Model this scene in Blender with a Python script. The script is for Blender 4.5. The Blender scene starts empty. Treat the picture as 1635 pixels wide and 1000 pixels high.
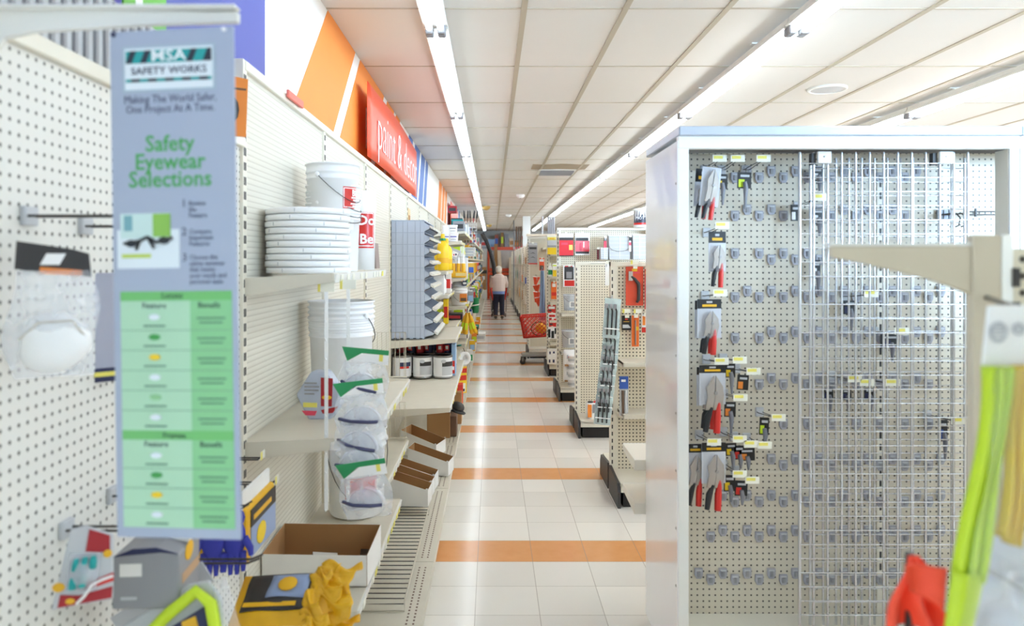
import bpy, math, random
from mathutils import Vector, Matrix, Euler

S = bpy.context.scene
COL = S.collection
PI = math.pi
RND = random.Random(11)
# ---------------------------------------------------------------- camera, world, light, exposure
F, VX, VY, EYE = 1164.0, 786.0, 418.0, 1.66        # focal length in pixels, vanishing point, eye height
def PX(px, y): return (px - VX) / F * y
def PH(py, y): return EYE - (py - VY) / F * y
def AT(px, py, y): return Vector((PX(px, y), y, PH(py, y)))

cam = bpy.data.cameras.new('camera')
camo = bpy.data.objects.new('camera', cam); COL.objects.link(camo)
camo.location = (0, 0, EYE); camo.rotation_euler = (PI/2, 0, 0)
cam.sensor_width = 36; cam.lens = F / 1635 * 36
cam.shift_x = (817.5 - VX) / 1635; cam.shift_y = -(500 - VY) / 1635
cam.clip_start = 0.05; cam.clip_end = 120
cam.dof.use_dof = True; cam.dof.focus_distance = 5.6; cam.dof.aperture_fstop = 2.9
S.camera = camo
S.view_settings.view_transform = 'Standard'; S.view_settings.look = 'None'
S.view_settings.gamma = 1; S.view_settings.exposure = 0.74; S.view_settings.use_curve_mapping = False
S.cycles.use_denoising = True
S.cycles.max_bounces = 12; S.cycles.diffuse_bounces = 9; S.cycles.transparent_max_bounces = 12
S.cycles.sample_clamp_indirect = 6

W = bpy.data.worlds.new('world'); S.world = W; W.use_nodes = True
W.node_tree.nodes['Background'].inputs[0].default_value = (0.75, 0.84, 1, 1)
W.node_tree.nodes['Background'].inputs[1].default_value = 0.45

TUBE_POWER = 10.0
WALL_TUBE_POWER = 3.2        # the row by the wall is turned down so nearby panels don't clip
def area(name, loc, rot, sx, sy, power, color):
    l = bpy.data.lights.new(name, 'AREA'); l.shape = 'RECTANGLE'; l.size = sx; l.size_y = sy
    l.energy = power; l.color = color
    o = bpy.data.objects.new(name, l); COL.objects.link(o); o.location = loc; o.rotation_euler = rot
    return o
# daylight of the shop front's windows, behind the camera
area('window_daylight', (7.2, -3.3, 2.25), (PI/2, 0, 0), 6.6, 1.3, 1350, (0.5, 0.74, 1.0))

# ---------------------------------------------------------------- materials
def lin(c):
    r = []
    for v in c[:3]:
        v /= 255.0
        r.append(v/12.92 if v <= 0.04045 else ((v+0.055)/1.055)**2.4)
    return (r[0], r[1], r[2], 1)
_m = {}
def mat(name, col, rough=0.5, metal=0.0, noise=0.06, scale=9, coat=0.0, emit=0.0, spec=0.5):
    if name in _m: return _m[name]
    m = bpy.data.materials.new(name); m.use_nodes = True; nt = m.node_tree
    b = nt.nodes['Principled BSDF']
    b.inputs['Base Color'].default_value = lin(col); b.inputs['Roughness'].default_value = rough
    b.inputs['Metallic'].default_value = metal; b.inputs['Coat Weight'].default_value = coat
    b.inputs['Specular IOR Level'].default_value = spec
    if emit:
        b.inputs['Emission Color'].default_value = lin(col); b.inputs['Emission Strength'].default_value = emit
    if noise:
        tc = nt.nodes.new('ShaderNodeTexCoord'); n = nt.nodes.new('ShaderNodeTexNoise'); n.inputs['Scale'].default_value = scale
        n.inputs['Detail'].default_value = 3
        mx = nt.nodes.new('ShaderNodeMix'); mx.data_type = 'RGBA'
        c = lin(col); k = 1 - noise
        mx.inputs[6].default_value = c; mx.inputs[7].default_value = (c[0]*k, c[1]*k, c[2]*k, 1)
        nt.links.new(tc.outputs['Object'], n.inputs['Vector']); nt.links.new(n.outputs['Fac'], mx.inputs[0])
        nt.links.new(mx.outputs[2], b.inputs['Base Color'])
    _m[name] = m; return m
def clear(name, col, alpha=0.3, rough=0.15):
    if name in _m: return _m[name]
    m = bpy.data.materials.new(name); m.use_nodes = True; nt = m.node_tree
    b = nt.nodes['Principled BSDF']; b.inputs['Base Color'].default_value = lin(col); b.inputs['Roughness'].default_value = rough
    tc = nt.nodes.new('ShaderNodeTexCoord'); n = nt.nodes.new('ShaderNodeTexNoise'); n.inputs['Scale'].default_value = 22
    r = nt.nodes.new('ShaderNodeMapRange'); r.inputs[3].default_value = alpha*0.6; r.inputs[4].default_value = alpha*1.4
    nt.links.new(tc.outputs['Object'], n.inputs['Vector']); nt.links.new(n.outputs['Fac'], r.inputs[0])
    nt.links.new(r.outputs[0], b.inputs['Alpha'])
    _m[name] = m; return m
def math_node(nt, op, a, b=None):
    n = nt.nodes.new('ShaderNodeMath'); n.operation = op
    for i, v in enumerate((a, b)):
        if v is None: continue
        if isinstance(v, (int, float)): n.inputs[i].default_value = v
        else: nt.links.new(v, n.inputs[i])
    return n.outputs[0]
def pegmat(name, col, ax, hole=(70, 62, 54), step=0.0254, rad=0.0040, rough=0.45):
    """pegboard: a grid of round holes, ax = the board's horizontal axis ('X' or 'Y')"""
    if name in _m: return _m[name]
    m = mat(name, col, rough, noise=0.05); nt = m.node_tree; b = nt.nodes['Principled BSDF']
    tc = nt.nodes.new('ShaderNodeTexCoord'); sp = nt.nodes.new('ShaderNodeSeparateXYZ'); nt.links.new(tc.outputs['Object'], sp.inputs[0])
    d = []
    for a in (ax, 'Z'):
        f = math_node(nt, 'FRACT', math_node(nt, 'DIVIDE', sp.outputs[a], step))
        d.append(math_node(nt, 'POWER', math_node(nt, 'SUBTRACT', f, 0.5), 2.0))
    dist = math_node(nt, 'MULTIPLY', math_node(nt, 'SQRT', math_node(nt, 'ADD', d[0], d[1])), step)
    msk = nt.nodes.new('ShaderNodeMapRange'); msk.inputs[1].default_value = rad*0.8; msk.inputs[2].default_value = rad*1.15
    msk.inputs[3].default_value = 1; msk.inputs[4].default_value = 0; nt.links.new(dist, msk.inputs[0])
    mx = nt.nodes.new('ShaderNodeMix'); mx.data_type = 'RGBA'; mx.inputs[7].default_value = lin(hole)
    src = b.inputs['Base Color'].links[0].from_socket
    nt.links.new(msk.outputs[0], mx.inputs[0]); nt.links.new(src, mx.inputs[6]); nt.links.new(mx.outputs[2], b.inputs['Base Color'])
    return m
def ribmat(name, col, step=0.0206, dark=0.80):
    if name in _m: return _m[name]
    m = mat(name, col, 0.5, noise=0.04); nt = m.node_tree; b = nt.nodes['Principled BSDF']
    tc = nt.nodes.new('ShaderNodeTexCoord'); sp = nt.nodes.new('ShaderNodeSeparateXYZ'); nt.links.new(tc.outputs['Object'], sp.inputs[0])
    f = math_node(nt, 'FRACT', math_node(nt, 'DIVIDE', sp.outputs['Z'], step))
    g = math_node(nt, 'LESS_THAN', f, 0.2)
    mx = nt.nodes.new('ShaderNodeMix'); mx.data_type = 'RGBA'
    c = lin(col); mx.inputs[7].default_value = (c[0]*dark, c[1]*dark*0.98, c[2]*dark*0.95, 1)
    src = b.inputs['Base Color'].links[0].from_socket
    nt.links.new(g, mx.inputs[0]); nt.links.new(src, mx.inputs[6]); nt.links.new(mx.outputs[2], b.inputs['Base Color'])
    bp = nt.nodes.new('ShaderNodeBump'); bp.inputs['Strength'].default_value = 0.5; bp.inputs['Distance'].default_value = 0.003
    nt.links.new(math_node(nt, 'PINGPONG', f, 0.5), bp.inputs['Height']); nt.links.new(bp.outputs[0], b.inputs['Normal'])
    return m

CREAM = mat('cream_metal', (230, 224, 209), 0.38, noise=0.05)
CREAMD = mat('cream_worn_metal', (220, 213, 197), 0.45, noise=0.12)
PEGL = pegmat('left_pegboard', (228, 226, 220), 'Y')
PEGX = pegmat('cream_pegboard', (226, 217, 196), 'X', rad=0.0054, hole=(60, 50, 40))
PEGC = pegmat('case_pegboard', (211, 203, 186), 'X', hole=(66, 60, 56))
RIB = ribmat('ribbed_panel', (221, 216, 203))
WHITE = mat('white_plastic', (246, 246, 246), 0.35, noise=0.03)
WPAINT = mat('white_paint', (232, 231, 226), 0.4, noise=0.04)
GREYP = mat('grey_plastic', (128, 128, 136), 0.4)
BLACK = mat('black_plastic', (28, 28, 30), 0.4)
CHAR = mat('charcoal_plastic', (58, 56, 56), 0.5)
CHROME = mat('chrome', (205, 206, 210), 0.22, 1.0, noise=0.03)
STEEL = mat('dull_steel', (150, 148, 145), 0.35, 1.0)
WIRE = mat('dark_wire', (78, 74, 72), 0.4, 0.6)
WWIRE = mat('pale_wire', (205, 198, 182), 0.4, 0.2)
KRAFT = mat('kraft_card', (178, 134, 88), 0.8, noise=0.12)
CARDW = mat('white_card', (236, 234, 230), 0.6, noise=0.04)
RED = mat('red_plastic', (214, 44, 34), 0.35)
REDO = mat('orange_red', (232, 84, 44), 0.45)
ORANGE = mat('orange_print', (240, 140, 52), 0.5)
YELLOW = mat('yellow_plastic', (246, 208, 30), 0.4)
GOLD = mat('golden_yellow', (238, 182, 30), 0.45)
LIME = mat('lime', (206, 232, 40), 0.5)
GREEN = mat('green_print', (40, 150, 90), 0.5)
LGREEN = mat('pale_green', (150, 205, 150), 0.5)
BLUE = mat('blue_print', (52, 92, 180), 0.5)
NAVY = mat('navy_print', (40, 44, 84), 0.5)
DKRED = mat('dark_red_print', (170, 30, 40), 0.45)
TEAL = mat('teal_print', (20, 160, 160), 0.45)
LGREY = mat('light_grey', (196, 198, 202), 0.45)
MGREY = mat('mid_grey', (150, 150, 154), 0.5)
PURPLE = mat('purple_print', (84, 74, 176), 0.5)
TAGY = mat('tag_yellow', (238, 226, 110), 0.5)
TAGW = mat('tag_white', (240, 238, 224), 0.4)
BROWN = mat('brown', (110, 84, 66), 0.6)
PINK = mat('pink_print', (226, 70, 96), 0.5)
CLEAR = clear('clear_film', (235, 238, 245), 0.28, 0.12)
CLEARB = clear('clear_blister', (225, 228, 238), 0.4, 0.12)
SKY = mat('pale_blue', (150, 184, 222), 0.5)

# ---------------------------------------------------------------- mesh helpers
class MB:
    def __init__(s): s.v = []; s.f = []; s.mi = []; s.sm = []; s.mats = []
    def add(s, vs, fs, m, smooth=False, T=None):
        if m not in s.mats: s.mats.append(m)
        k = s.mats.index(m); b = len(s.v)
        for v in vs:
            v = Vector(v); s.v.append(T @ v if T else v)
        for f in fs: s.f.append([b+i for i in f]); s.mi.append(k); s.sm.append(smooth)
        return s
    def box(s, a, b, m, T=None):
        (x0, y0, z0), (x1, y1, z1) = a, b
        vs = [(x0,y0,z0),(x1,y0,z0),(x1,y1,z0),(x0,y1,z0),(x0,y0,z1),(x1,y0,z1),(x1,y1,z1),(x0,y1,z1)]
        return s.add(vs, [(0,3,2,1),(4,5,6,7),(0,1,5,4),(1,2,6,5),(2,3,7,6),(3,0,4,7)], m, False, T)
    def prism(s, poly, ax, d0, d1, m, T=None):
        """2-D outline swept along ax: X -> (y,z), Y -> (x,z), Z -> (x,y)"""
        def p(u, v, d): return {'X': (d,u,v), 'Y': (u,d,v), 'Z': (u,v,d)}[ax]
        n = len(poly); vs = [p(u,v,d0) for u,v in poly] + [p(u,v,d1) for u,v in poly]
        fs = [tuple(range(n))[::-1], tuple(range(n, 2*n))] + [(i,(i+1)%n,n+(i+1)%n,n+i) for i in range(n)]
        return s.add(vs, fs, m, False, T)
    def rings(s, rs, m, smooth=True, caps=True, T=None, closed=False):
        n = len(rs[0]); vs = [p for r in rs for p in r]; fs = []
        K = len(rs)
        for k in range(K if closed else K-1):
            k2 = (k+1) % K
            for i in range(n): fs.append((k*n+i, k*n+(i+1)%n, k2*n+(i+1)%n, k2*n+i))
        s.add(vs, fs, m, smooth, T)
        if caps and not closed:
            s.add(rs[0], [tuple(range(n))[::-1]], m, False, T); s.add(rs[-1], [tuple(range(n))], m, False, T)
        return s
    def lathe(s, prof, m, c=(0,0,0), n=20, smooth=True, caps=True, T=None):
        rs = [[(c[0]+r*math.cos(2*PI*i/n), c[1]+r*math.sin(2*PI*i/n), c[2]+z) for i in range(n)] for r, z in prof]
        return s.rings(rs, m, smooth, caps, T)
    def tube(s, pts, r, m, n=6, T=None, radii=None, flat=1.0):
        pts = [Vector(p) for p in pts]; rs = []; up = None
        for i, p in enumerate(pts):
            d = (pts[min(i+1, len(pts)-1)] - pts[max(i-1, 0)]).normalized()
            if up is None: up = Vector((0,0,1)) if abs(d.z) < 0.9 else Vector((1,0,0))
            u = d.cross(up).normalized(); w = u.cross(d).normalized(); up = w
            q = radii[i] if radii else r
            rs.append([p + u*q*math.cos(2*PI*k/n) + w*q*flat*math.sin(2*PI*k/n) for k in range(n)])
        return s.rings(rs, m, True, True, T)
    def cyl(s, a, b, r, m, n=12, r2=None, T=None):
        return s.tube([a, b], r, m, n, T, radii=[r, r if r2 is None else r2])
    def sheet(s, fn, nu, nv, m, th=0.0, smooth=True, T=None):
        """fn(u,v)->point; th adds a back sheet th behind along the sheet's normal"""
        P = [[Vector(fn(i/nu, j/nv)) for i in range(nu+1)] for j in range(nv+1)]
        vs = [p for r in P for p in r]; w = nu+1
        fs = [(j*w+i, j*w+i+1, (j+1)*w+i+1, (j+1)*w+i) for j in range(nv) for i in range(nu)]
        if th:
            b = len(vs)
            nrm = (P[0][-1]-P[0][0]).cross(P[-1][0]-P[0][0]).normalized()*th
            vs += [p - nrm for p in vs[:b]]
            fs += [tuple(b+i for i in f[::-1]) for f in fs]
            edge = [(i, i+1) for i in range(nu)] + [(i*w+nu, (i+1)*w+nu) for i in range(nv)] + [(nv*w+i+1, nv*w+i) for i in range(nu)] + [((i+1)*w, i*w) for i in range(nv)]
            fs += [(q, p, b+p, b+q) for p, q in edge]
        return s.add(vs, fs, m, smooth, T)
    def ball(s, c, r, m, n=12, k=8, T=None):
        r = (r, r, r) if isinstance(r, (int, float)) else r
        rs = [[(c[0]+r[0]*math.sin(t)*math.cos(2*PI*i/n), c[1]+r[1]*math.sin(t)*math.sin(2*PI*i/n), c[2]-r[2]*math.cos(t)) for i in range(n)]
              for t in [0.08 + (PI-0.16)*j/k for j in range(k+1)]]
        return s.rings(rs, m, True, True, T)
    def build(s, name, parent=None, bevel=0, loc=None, rot=None, label=None, seg=1):
        me = bpy.data.meshes.new(name); me.from_pydata([tuple(v) for v in s.v], [], s.f)
        for m in s.mats: me.materials.append(m)
        me.polygons.foreach_set('material_index', s.mi); me.polygons.foreach_set('use_smooth', s.sm); me.update()
        o = bpy.data.objects.new(name, me); COL.objects.link(o)
        if parent: o.parent = parent
        if loc is not None: o.location = loc
        if rot is not None: o.rotation_euler = rot
        if label: o['label'] = label
        if bevel:
            b = o.modifiers.new('bevel', 'BEVEL'); b.width = bevel; b.segments = seg; b.limit_method = 'ANGLE'
        return o
def thing(name, label, cat, loc=(0,0,0), rot=(0,0,0), group=None):
    o = bpy.data.objects.new(name, None); COL.objects.link(o); o.empty_display_size = 0.05
    o.location = loc; o.rotation_euler = rot
    return tag(o, label, cat, group)
def tag(o, label, cat, group=None, kind=None):
    o['label'] = label; o['category'] = cat
    if group: o['group'] = group
    if kind: o['kind'] = kind
    return o
def struct(o): o['kind'] = 'structure'; return o
def copy_tree(o, loc=None, rot=None, label=None, parent=None, group=None):
    c = o.copy(); COL.objects.link(c)
    if parent: c.parent = parent
    if loc is not None: c.location = loc
    if rot is not None: c.rotation_euler = rot
    if label: c['label'] = label
    if group: c['group'] = group
    for ch in o.children: copy_tree(ch, parent=c)
    return c
_txt = {}
def text(body, size, m, parent, loc, rot=(PI/2,0,0), align='CENTER', name='lettering', squash=1.0, bold=0.0, shear=0.0):
    cu = bpy.data.curves.new('t', 'FONT'); cu.body = body; cu.size = size; cu.align_x = align; cu.align_y = 'CENTER'
    cu.extrude = 0.0003; cu.offset = bold; cu.shear = shear; cu.resolution_u = 2; cu.space_line = 0.95
    t = bpy.data.objects.new('t', cu); COL.objects.link(t)
    dg = bpy.context.evaluated_depsgraph_get()
    me = bpy.data.meshes.new_from_object(t.evaluated_get(dg)); bpy.data.objects.remove(t)
    me.name = name; me.materials.clear(); me.materials.append(m)
    o = bpy.data.objects.new(name, me); COL.objects.link(o); o.parent = parent; o.location = loc; o.rotation_euler = rot
    o.scale = (squash, 1, 1)
    return o
ORD = 'first second third fourth fifth sixth seventh eighth ninth tenth eleventh twelfth thirteenth fourteenth fifteenth sixteenth seventeenth eighteenth nineteenth twentieth'.split()

# ---------------------------------------------------------------- the shell
CEIL = EYE + 1.435
XL, XR, YF, YB = -0.95, 13.0, -3.2, 34.0
def floor_mat():
    m = mat('floor_tiles', (240, 235, 227), 0.16, noise=0.05, scale=2.5); nt = m.node_tree; b = nt.nodes['Principled BSDF']
    tc = nt.nodes.new('ShaderNodeTexCoord'); sp = nt.nodes.new('ShaderNodeSeparateXYZ'); nt.links.new(tc.outputs['Object'], sp.inputs[0])
    T = 0.3048
    u = math_node(nt, 'DIVIDE', math_node(nt, 'SUBTRACT', sp.outputs['X'], 0.222), T)
    v = math_node(nt, 'DIVIDE', math_node(nt, 'SUBTRACT', sp.outputs['Y'], 4.03), T)
    fu, fv = math_node(nt, 'FLOOR', u), math_node(nt, 'FLOOR', v)
    # a tone per tile
    cb = nt.nodes.new('ShaderNodeCombineXYZ'); nt.links.new(fu, cb.inputs[0]); nt.links.new(fv, cb.inputs[1])
    wn = nt.nodes.new('ShaderNodeTexWhiteNoise'); nt.links.new(cb.outputs[0], wn.inputs['Vector'])
    hs = nt.nodes.new('ShaderNodeHueSaturation'); src = b.inputs['Base Color'].links[0].from_socket; nt.links.new(src, hs.inputs['Color'])
    mr = nt.nodes.new('ShaderNodeMapRange'); mr.inputs[3].default_value = 0.9; mr.inputs[4].default_value = 1.03
    nt.links.new(wn.outputs['Value'], mr.inputs[0]); nt.links.new(mr.outputs[0], hs.inputs['Value'])
    # every fifth row is orange
    r5 = math_node(nt, 'FLOORED_MODULO', fv, 5.0); isO = math_node(nt, 'LESS_THAN', r5, 0.5)
    n2 = nt.nodes.new('ShaderNodeTexNoise'); n2.inputs['Scale'].default_value = 14; nt.links.new(tc.outputs['Object'], n2.inputs['Vector'])
    oc = nt.nodes.new('ShaderNodeMix'); oc.data_type = 'RGBA'; oc.inputs[6].default_value = lin((230, 164, 106)); oc.inputs[7].default_value = lin((218, 148, 88))
    nt.links.new(n2.outputs['Fac'], oc.inputs[0])
    m1 = nt.nodes.new('ShaderNodeMix'); m1.data_type = 'RGBA'
    nt.links.new(isO, m1.inputs[0]); nt.links.new(hs.outputs[0], m1.inputs[6]); nt.links.new(oc.outputs[2], m1.inputs[7])
    # joints
    w = 0.010
    ja = [math_node(nt, 'LESS_THAN', math_node(nt, 'FRACT', q), w) for q in (u, v)]
    j = math_node(nt, 'MAXIMUM', ja[0], ja[1])
    m2 = nt.nodes.new('ShaderNodeMix'); m2.data_type = 'RGBA'; m2.inputs[7].default_value = lin((150, 138, 124))
    nt.links.new(math_node(nt, 'MULTIPLY', j, 0.75), m2.inputs[0]); nt.links.new(m1.outputs[2], m2.inputs[6])
    nt.links.new(m2.outputs[2], b.inputs['Base Color'])
    return m
CEILM = mat('ceiling_tile', (226, 222, 217), 0.85, noise=0.05, scale=1.6)
TBAR = mat('ceiling_bar', (188, 177, 158), 0.6)
WALLM = mat('wall_paint', (226, 222, 214), 0.7, noise=0.03)
struct(MB().box((XL, YF, -0.1), (XR, YB, 0), floor_mat()).build('floor'))
struct(MB().box((XL, YF, CEIL), (XR, YB, CEIL+0.1), CEILM).build('ceiling'))
g = MB()
k = -1
while 0.18 + 0.575*k < XR:
    x = 0.18 + 0.575*k; k += 1
    if x > XL: g.box((x-0.017, YF, CEIL-0.006), (x+0.017, YB, CEIL+0.001), TBAR)
k = -6
while 4.124 + 1.22*k < YB:
    y = 4.124 + 1.22*k; k += 1
    if y > YF: g.box((XL, y-0.006, CEIL-0.005), (XR, y+0.006, CEIL+0.001), TBAR)
struct(g.build('trim_1'))
struct(MB().box((XL-0.1, YF, 0), (XL, YB, CEIL), WALLM).build('wall_left'))
struct(MB().box((XR, YF, 0), (XR+0.1, YB, CEIL), WALLM).build('wall_right'))
struct(MB().box((XL, YB, 0), (XR, YB+0.1, CEIL), WALLM).build('wall_back'))
g = MB()      # shop front behind the camera: piers, sill and head round three window openings
g.box((XL, YF-0.1, 0), (XR, YF, 0.5), WALLM); g.box((XL, YF-0.1, 2.95), (XR, YF, CEIL), WALLM)
for a, b in ((XL, -0.8), (5.8, 6.1), (12.6, XR)): g.box((a, YF-0.1, 0.5), (b, YF, 2.95), WALLM)
struct(g.build('wall_front'))
g = MB()
for x in (-0.8, 1.4, 3.6, 5.75, 8, 10.3, 12.55): g.box((x-0.03, YF-0.08, 0.5), (x+0.03, YF-0.02, 2.95), CHROME)
struct(g.build('window_1'))

struct(MB().box((0.25, 0.1, 0), (3.0, 0.2, 2.5), WALLM).build('wall_light_blocker'))  # added unseen wall, keeps window daylight off the post, sign and left shelving
# painted band of the left wall above the shelving
MB_W = mat('mural_white', (244, 243, 240), 0.6, noise=0.02)
MB_O = mat('mural_orange', (240, 146, 62), 0.6, noise=0.06, scale=3)
MB_B = mat('mural_blue', (98, 128, 190), 0.6, noise=0.1, scale=2)
MB_V = mat('mural_violet', (92, 98, 172), 0.6, noise=0.1, scale=2)
H0, H1, XM = 2.30, CEIL-0.005, XL+0.012
mu = MB(); mu.box((XL, 0.2, H0), (XM, 33.5, H1), MB_W)
def stripe(s0, s1, m, slant=1.03):
    d = slant*(H1-H0)
    mu.prism([(s0-d, H0), (s1-d, H0), (s1, H1), (s0, H1)], 'X', XM, XM+0.003, m)
mu.box((XM, 0.2, H0), (XM+0.003, 3.0, H1), MB_V)
for a, b in ((4.15, 4.98), (5.17, 6.3), (6.5, 6.95), (7.1, 7.4)): stripe(a, b, MB_O)
for a, b in ((8.2, 8.6), (8.85, 9.45), (9.65, 10.15), (10.3, 10.65)): stripe(a, b, MB_B, 0.6)
for a, b in ((12.9, 13.6), (13.8, 14.4), (14.6, 15.1)): stripe(a, b, MB_O, 0.6)
for a, b in ((18.3, 19), (19.3, 20), (20.4, 21)): stripe(a, b, MB_B, 0.6)
for a, b in ((24, 25), (25.4, 26.2)): stripe(a, b, MB_O, 0.6)
struct(mu.build('trim_2'))
# ---------------------------------------------------------------- strip lights
TUBE = mat('lit_tube', (236, 247, 255), 0.4, noise=0, emit=TUBE_POWER)
TUBE_DIM = mat('dimmed_lit_tube', (236, 247, 255), 0.4, noise=0, emit=WALL_TUBE_POWER)
def make_strip(TUBE):
    t = thing('strip_light', 'two-lamp strip light', 'ceiling light', group='fluorescent strip lights')
    MB().prism([(-0.068, -0.088), (0.068, -0.088), (0.07, -0.08), (0.05, -0.055), (0.045, -0.028), (-0.045, -0.028), (-0.05, -0.055), (-0.07, -0.08)], 'Y', 0.01, 2.43, WPAINT).build('housing', t)
    for x in (-0.032, 0.032): MB().cyl((x, 0.075, -0.112), (x, 2.365, -0.112), 0.019, TUBE, 10).build('fluorescent_tube', t)
    for y in (0.025, 2.415):
        MB().box((-0.058, y-0.022, -0.135), (-0.012, y+0.022, -0.085), MGREY).box((0.012, y-0.022, -0.135), (0.058, y+0.022, -0.085), MGREY).build('lamp_holder', t, bevel=0.006)
    for y in (0.6, 1.83): MB().box((-0.012, y-0.012, -0.03), (0.012, y+0.012, 0), WPAINT).box((-0.05, y-0.02, -0.008), (0.05, y+0.02, 0), WPAINT).build('stem', t)
    return t
for rx, rname in ((-0.325, 'row by the mural wall'), (1.75, 'row over the right-hand displays'), (3.82, 'next row to the right'), (5.9, 'fourth row out from the mural wall'), (7.97, 'added fifth row from the mural wall'), (10.04, 'added sixth row from the mural wall')):  # fifth and sixth rows are unseen, added to lift the ambient light
    strip0 = make_strip(TUBE_DIM if rx < 0 else TUBE); used = False
    for k in range(2, 14):
        y = -0.69 + 2.44*(k-1)
        if y + 2.44 > YB: continue
        if rx > 3 and k > 12: continue
        lb = f'strip light, {ORD[k-2]} from the shop front in the {rname}'
        if not used: strip0.location = (rx, y, CEIL); strip0['label'] = lb; used = True
        else: copy_tree(strip0, (rx, y, CEIL), label=lb)
# small ceiling fittings
def spk(px, py, r, lb):
    y = 1.435*F/(VY-py); t = thing('ceiling_speaker', lb, 'speaker', (PX(px, y), y, CEIL))
    MB().lathe([(r, -0.012), (r*0.97, -0.018), (r*0.86, -0.018), (r*0.86, -0.006), (r, 0)], WPAINT, n=32).build('rim', t)
    MB().lathe([(r*0.86, -0.014), (r*0.5, -0.017), (0.01, -0.018)], LGREY, n=32).build('grille', t)
spk(1321, 141, 0.155, 'round white ceiling speaker between the two right-hand light rows')
y = 11.6; t = thing('ceiling_vent', 'soot-marked air vent in the ceiling above the aisle', 'vent', (PX(888, y), y, CEIL))
MB().box((-0.29, -0.3, -0.014), (0.29, 0.3, 0), WPAINT).build('frame', t)
g = MB()
for k in range(7): g.prism([(-0.24+0.07*k, -0.015), (-0.2+0.07*k, -0.04), (-0.195+0.07*k, -0.04), (-0.235+0.07*k, -0.015)], 'X', -0.26, 0.26, MGREY)
g.build('louvre', t)
MB().sheet(lambda u, v: (0.42*(u-0.5)*2, -0.9+0.6*v + 0.05*math.sin(9*u), -0.003-0.001*u*v), 6, 3, mat('soot', (176, 160, 138), 0.9, noise=0.25, scale=5)).build('soot_mark', t)
for px, py, lb in ((831, 311, 'small white smoke detector on the ceiling beyond the vent'), (812, 343, 'tiny white smoke detector on the ceiling farthest along the aisle')):
    y = 1.435*F/(VY-py); t = thing('smoke_detector', lb, 'smoke detector', (PX(px, y), y, CEIL))
    MB().lathe([(0.09, 0), (0.09, -0.03), (0.06, -0.07), (0.02, -0.075)], WHITE, n=16).build('body', t)
    MB().lathe([(0.018, -0.072), (0.014, -0.085)], GREYP, n=8).build('sensor', t)
for px, py, lb in ((776.5, 330, 'gold dome fitting hanging from the ceiling right of the light row'), (781, 364, 'smaller gold dome fitting near the back wall ceiling')):
    y = 1.39*F/(VY-py) if py < 340 else 27.5
    t = thing('dome_fitting', lb, 'ceiling fitting', (PX(px, y), y, CEIL))
    GD = mat('gold_dome', (206, 172, 96), 0.35, 0.3)
    MB().lathe([(0.105, -0.04), (0.10, -0.08), (0.07, -0.12), (0.02, -0.14)], GD, n=16).build('dome', t)
    MB().box((-0.02, -0.02, -0.05), (0.02, 0.02, 0), WPAINT).box((0.02, -0.1, -0.02), (0.28, 0.1, 0), CREAM).build('mount', t)

# ---------------------------------------------------------------- left wall shelving
XG = -0.87
def shelf_part(parent, h, d, y0, y1, x0=0.0, sgn=1, rail=True, tilt=0.02):
    """a metal shelf with lipped front, price channel and two tapered end brackets (local: x out from the panel)"""
    s = MB().prism([(0, h-0.022), (0, h), (d, h+tilt), (d, h+tilt-0.03), (d-0.006, h+tilt-0.03), (d-0.006, h+tilt-0.016)], 'Y', y0+0.006, y1-0.006, CREAMD).build('shelf', parent, bevel=0.002)
    if rail:
        r = MB().prism([(d, h+tilt-0.034), (d+0.003, h+tilt-0.034), (d+0.009, h+tilt-0.002), (d, h+tilt-0.002)], 'Y', y0+0.01, y1-0.01, WPAINT)
        k = y0 + 0.08
        while k < y1 - 0.1:
            if RND.random() < 0.75: r.box((d+0.007, k, h+tilt-0.03), (d+0.0095, k+0.045, h+tilt-0.006), TAGW if RND.random() < 0.6 else TAGY)
            k += 0.07 + 0.05*RND.random()
        r.build('price_channel', s)
    for y in (y0, y1-0.005):
        MB().prism([(0, h-0.062), (0, h+0.002), (d-0.004, h+tilt+0.001), (d-0.004, h+tilt-0.03)], 'Y', y, y+0.005, CREAMD).build('bracket', s)
    return s
def slots(g, x, y, z0, z1, nx):
    z = z0 + 0.1
    while z < z1 - 0.05:
        if nx: g.box((x-0.0045, y-0.001, z), (x+0.0045, y, z+0.028), CHAR)
        else: g.box((x, y-0.0045, z), (x+0.001, y+0.0045, z+0.028), CHAR)
        z += 0.0508
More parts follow.
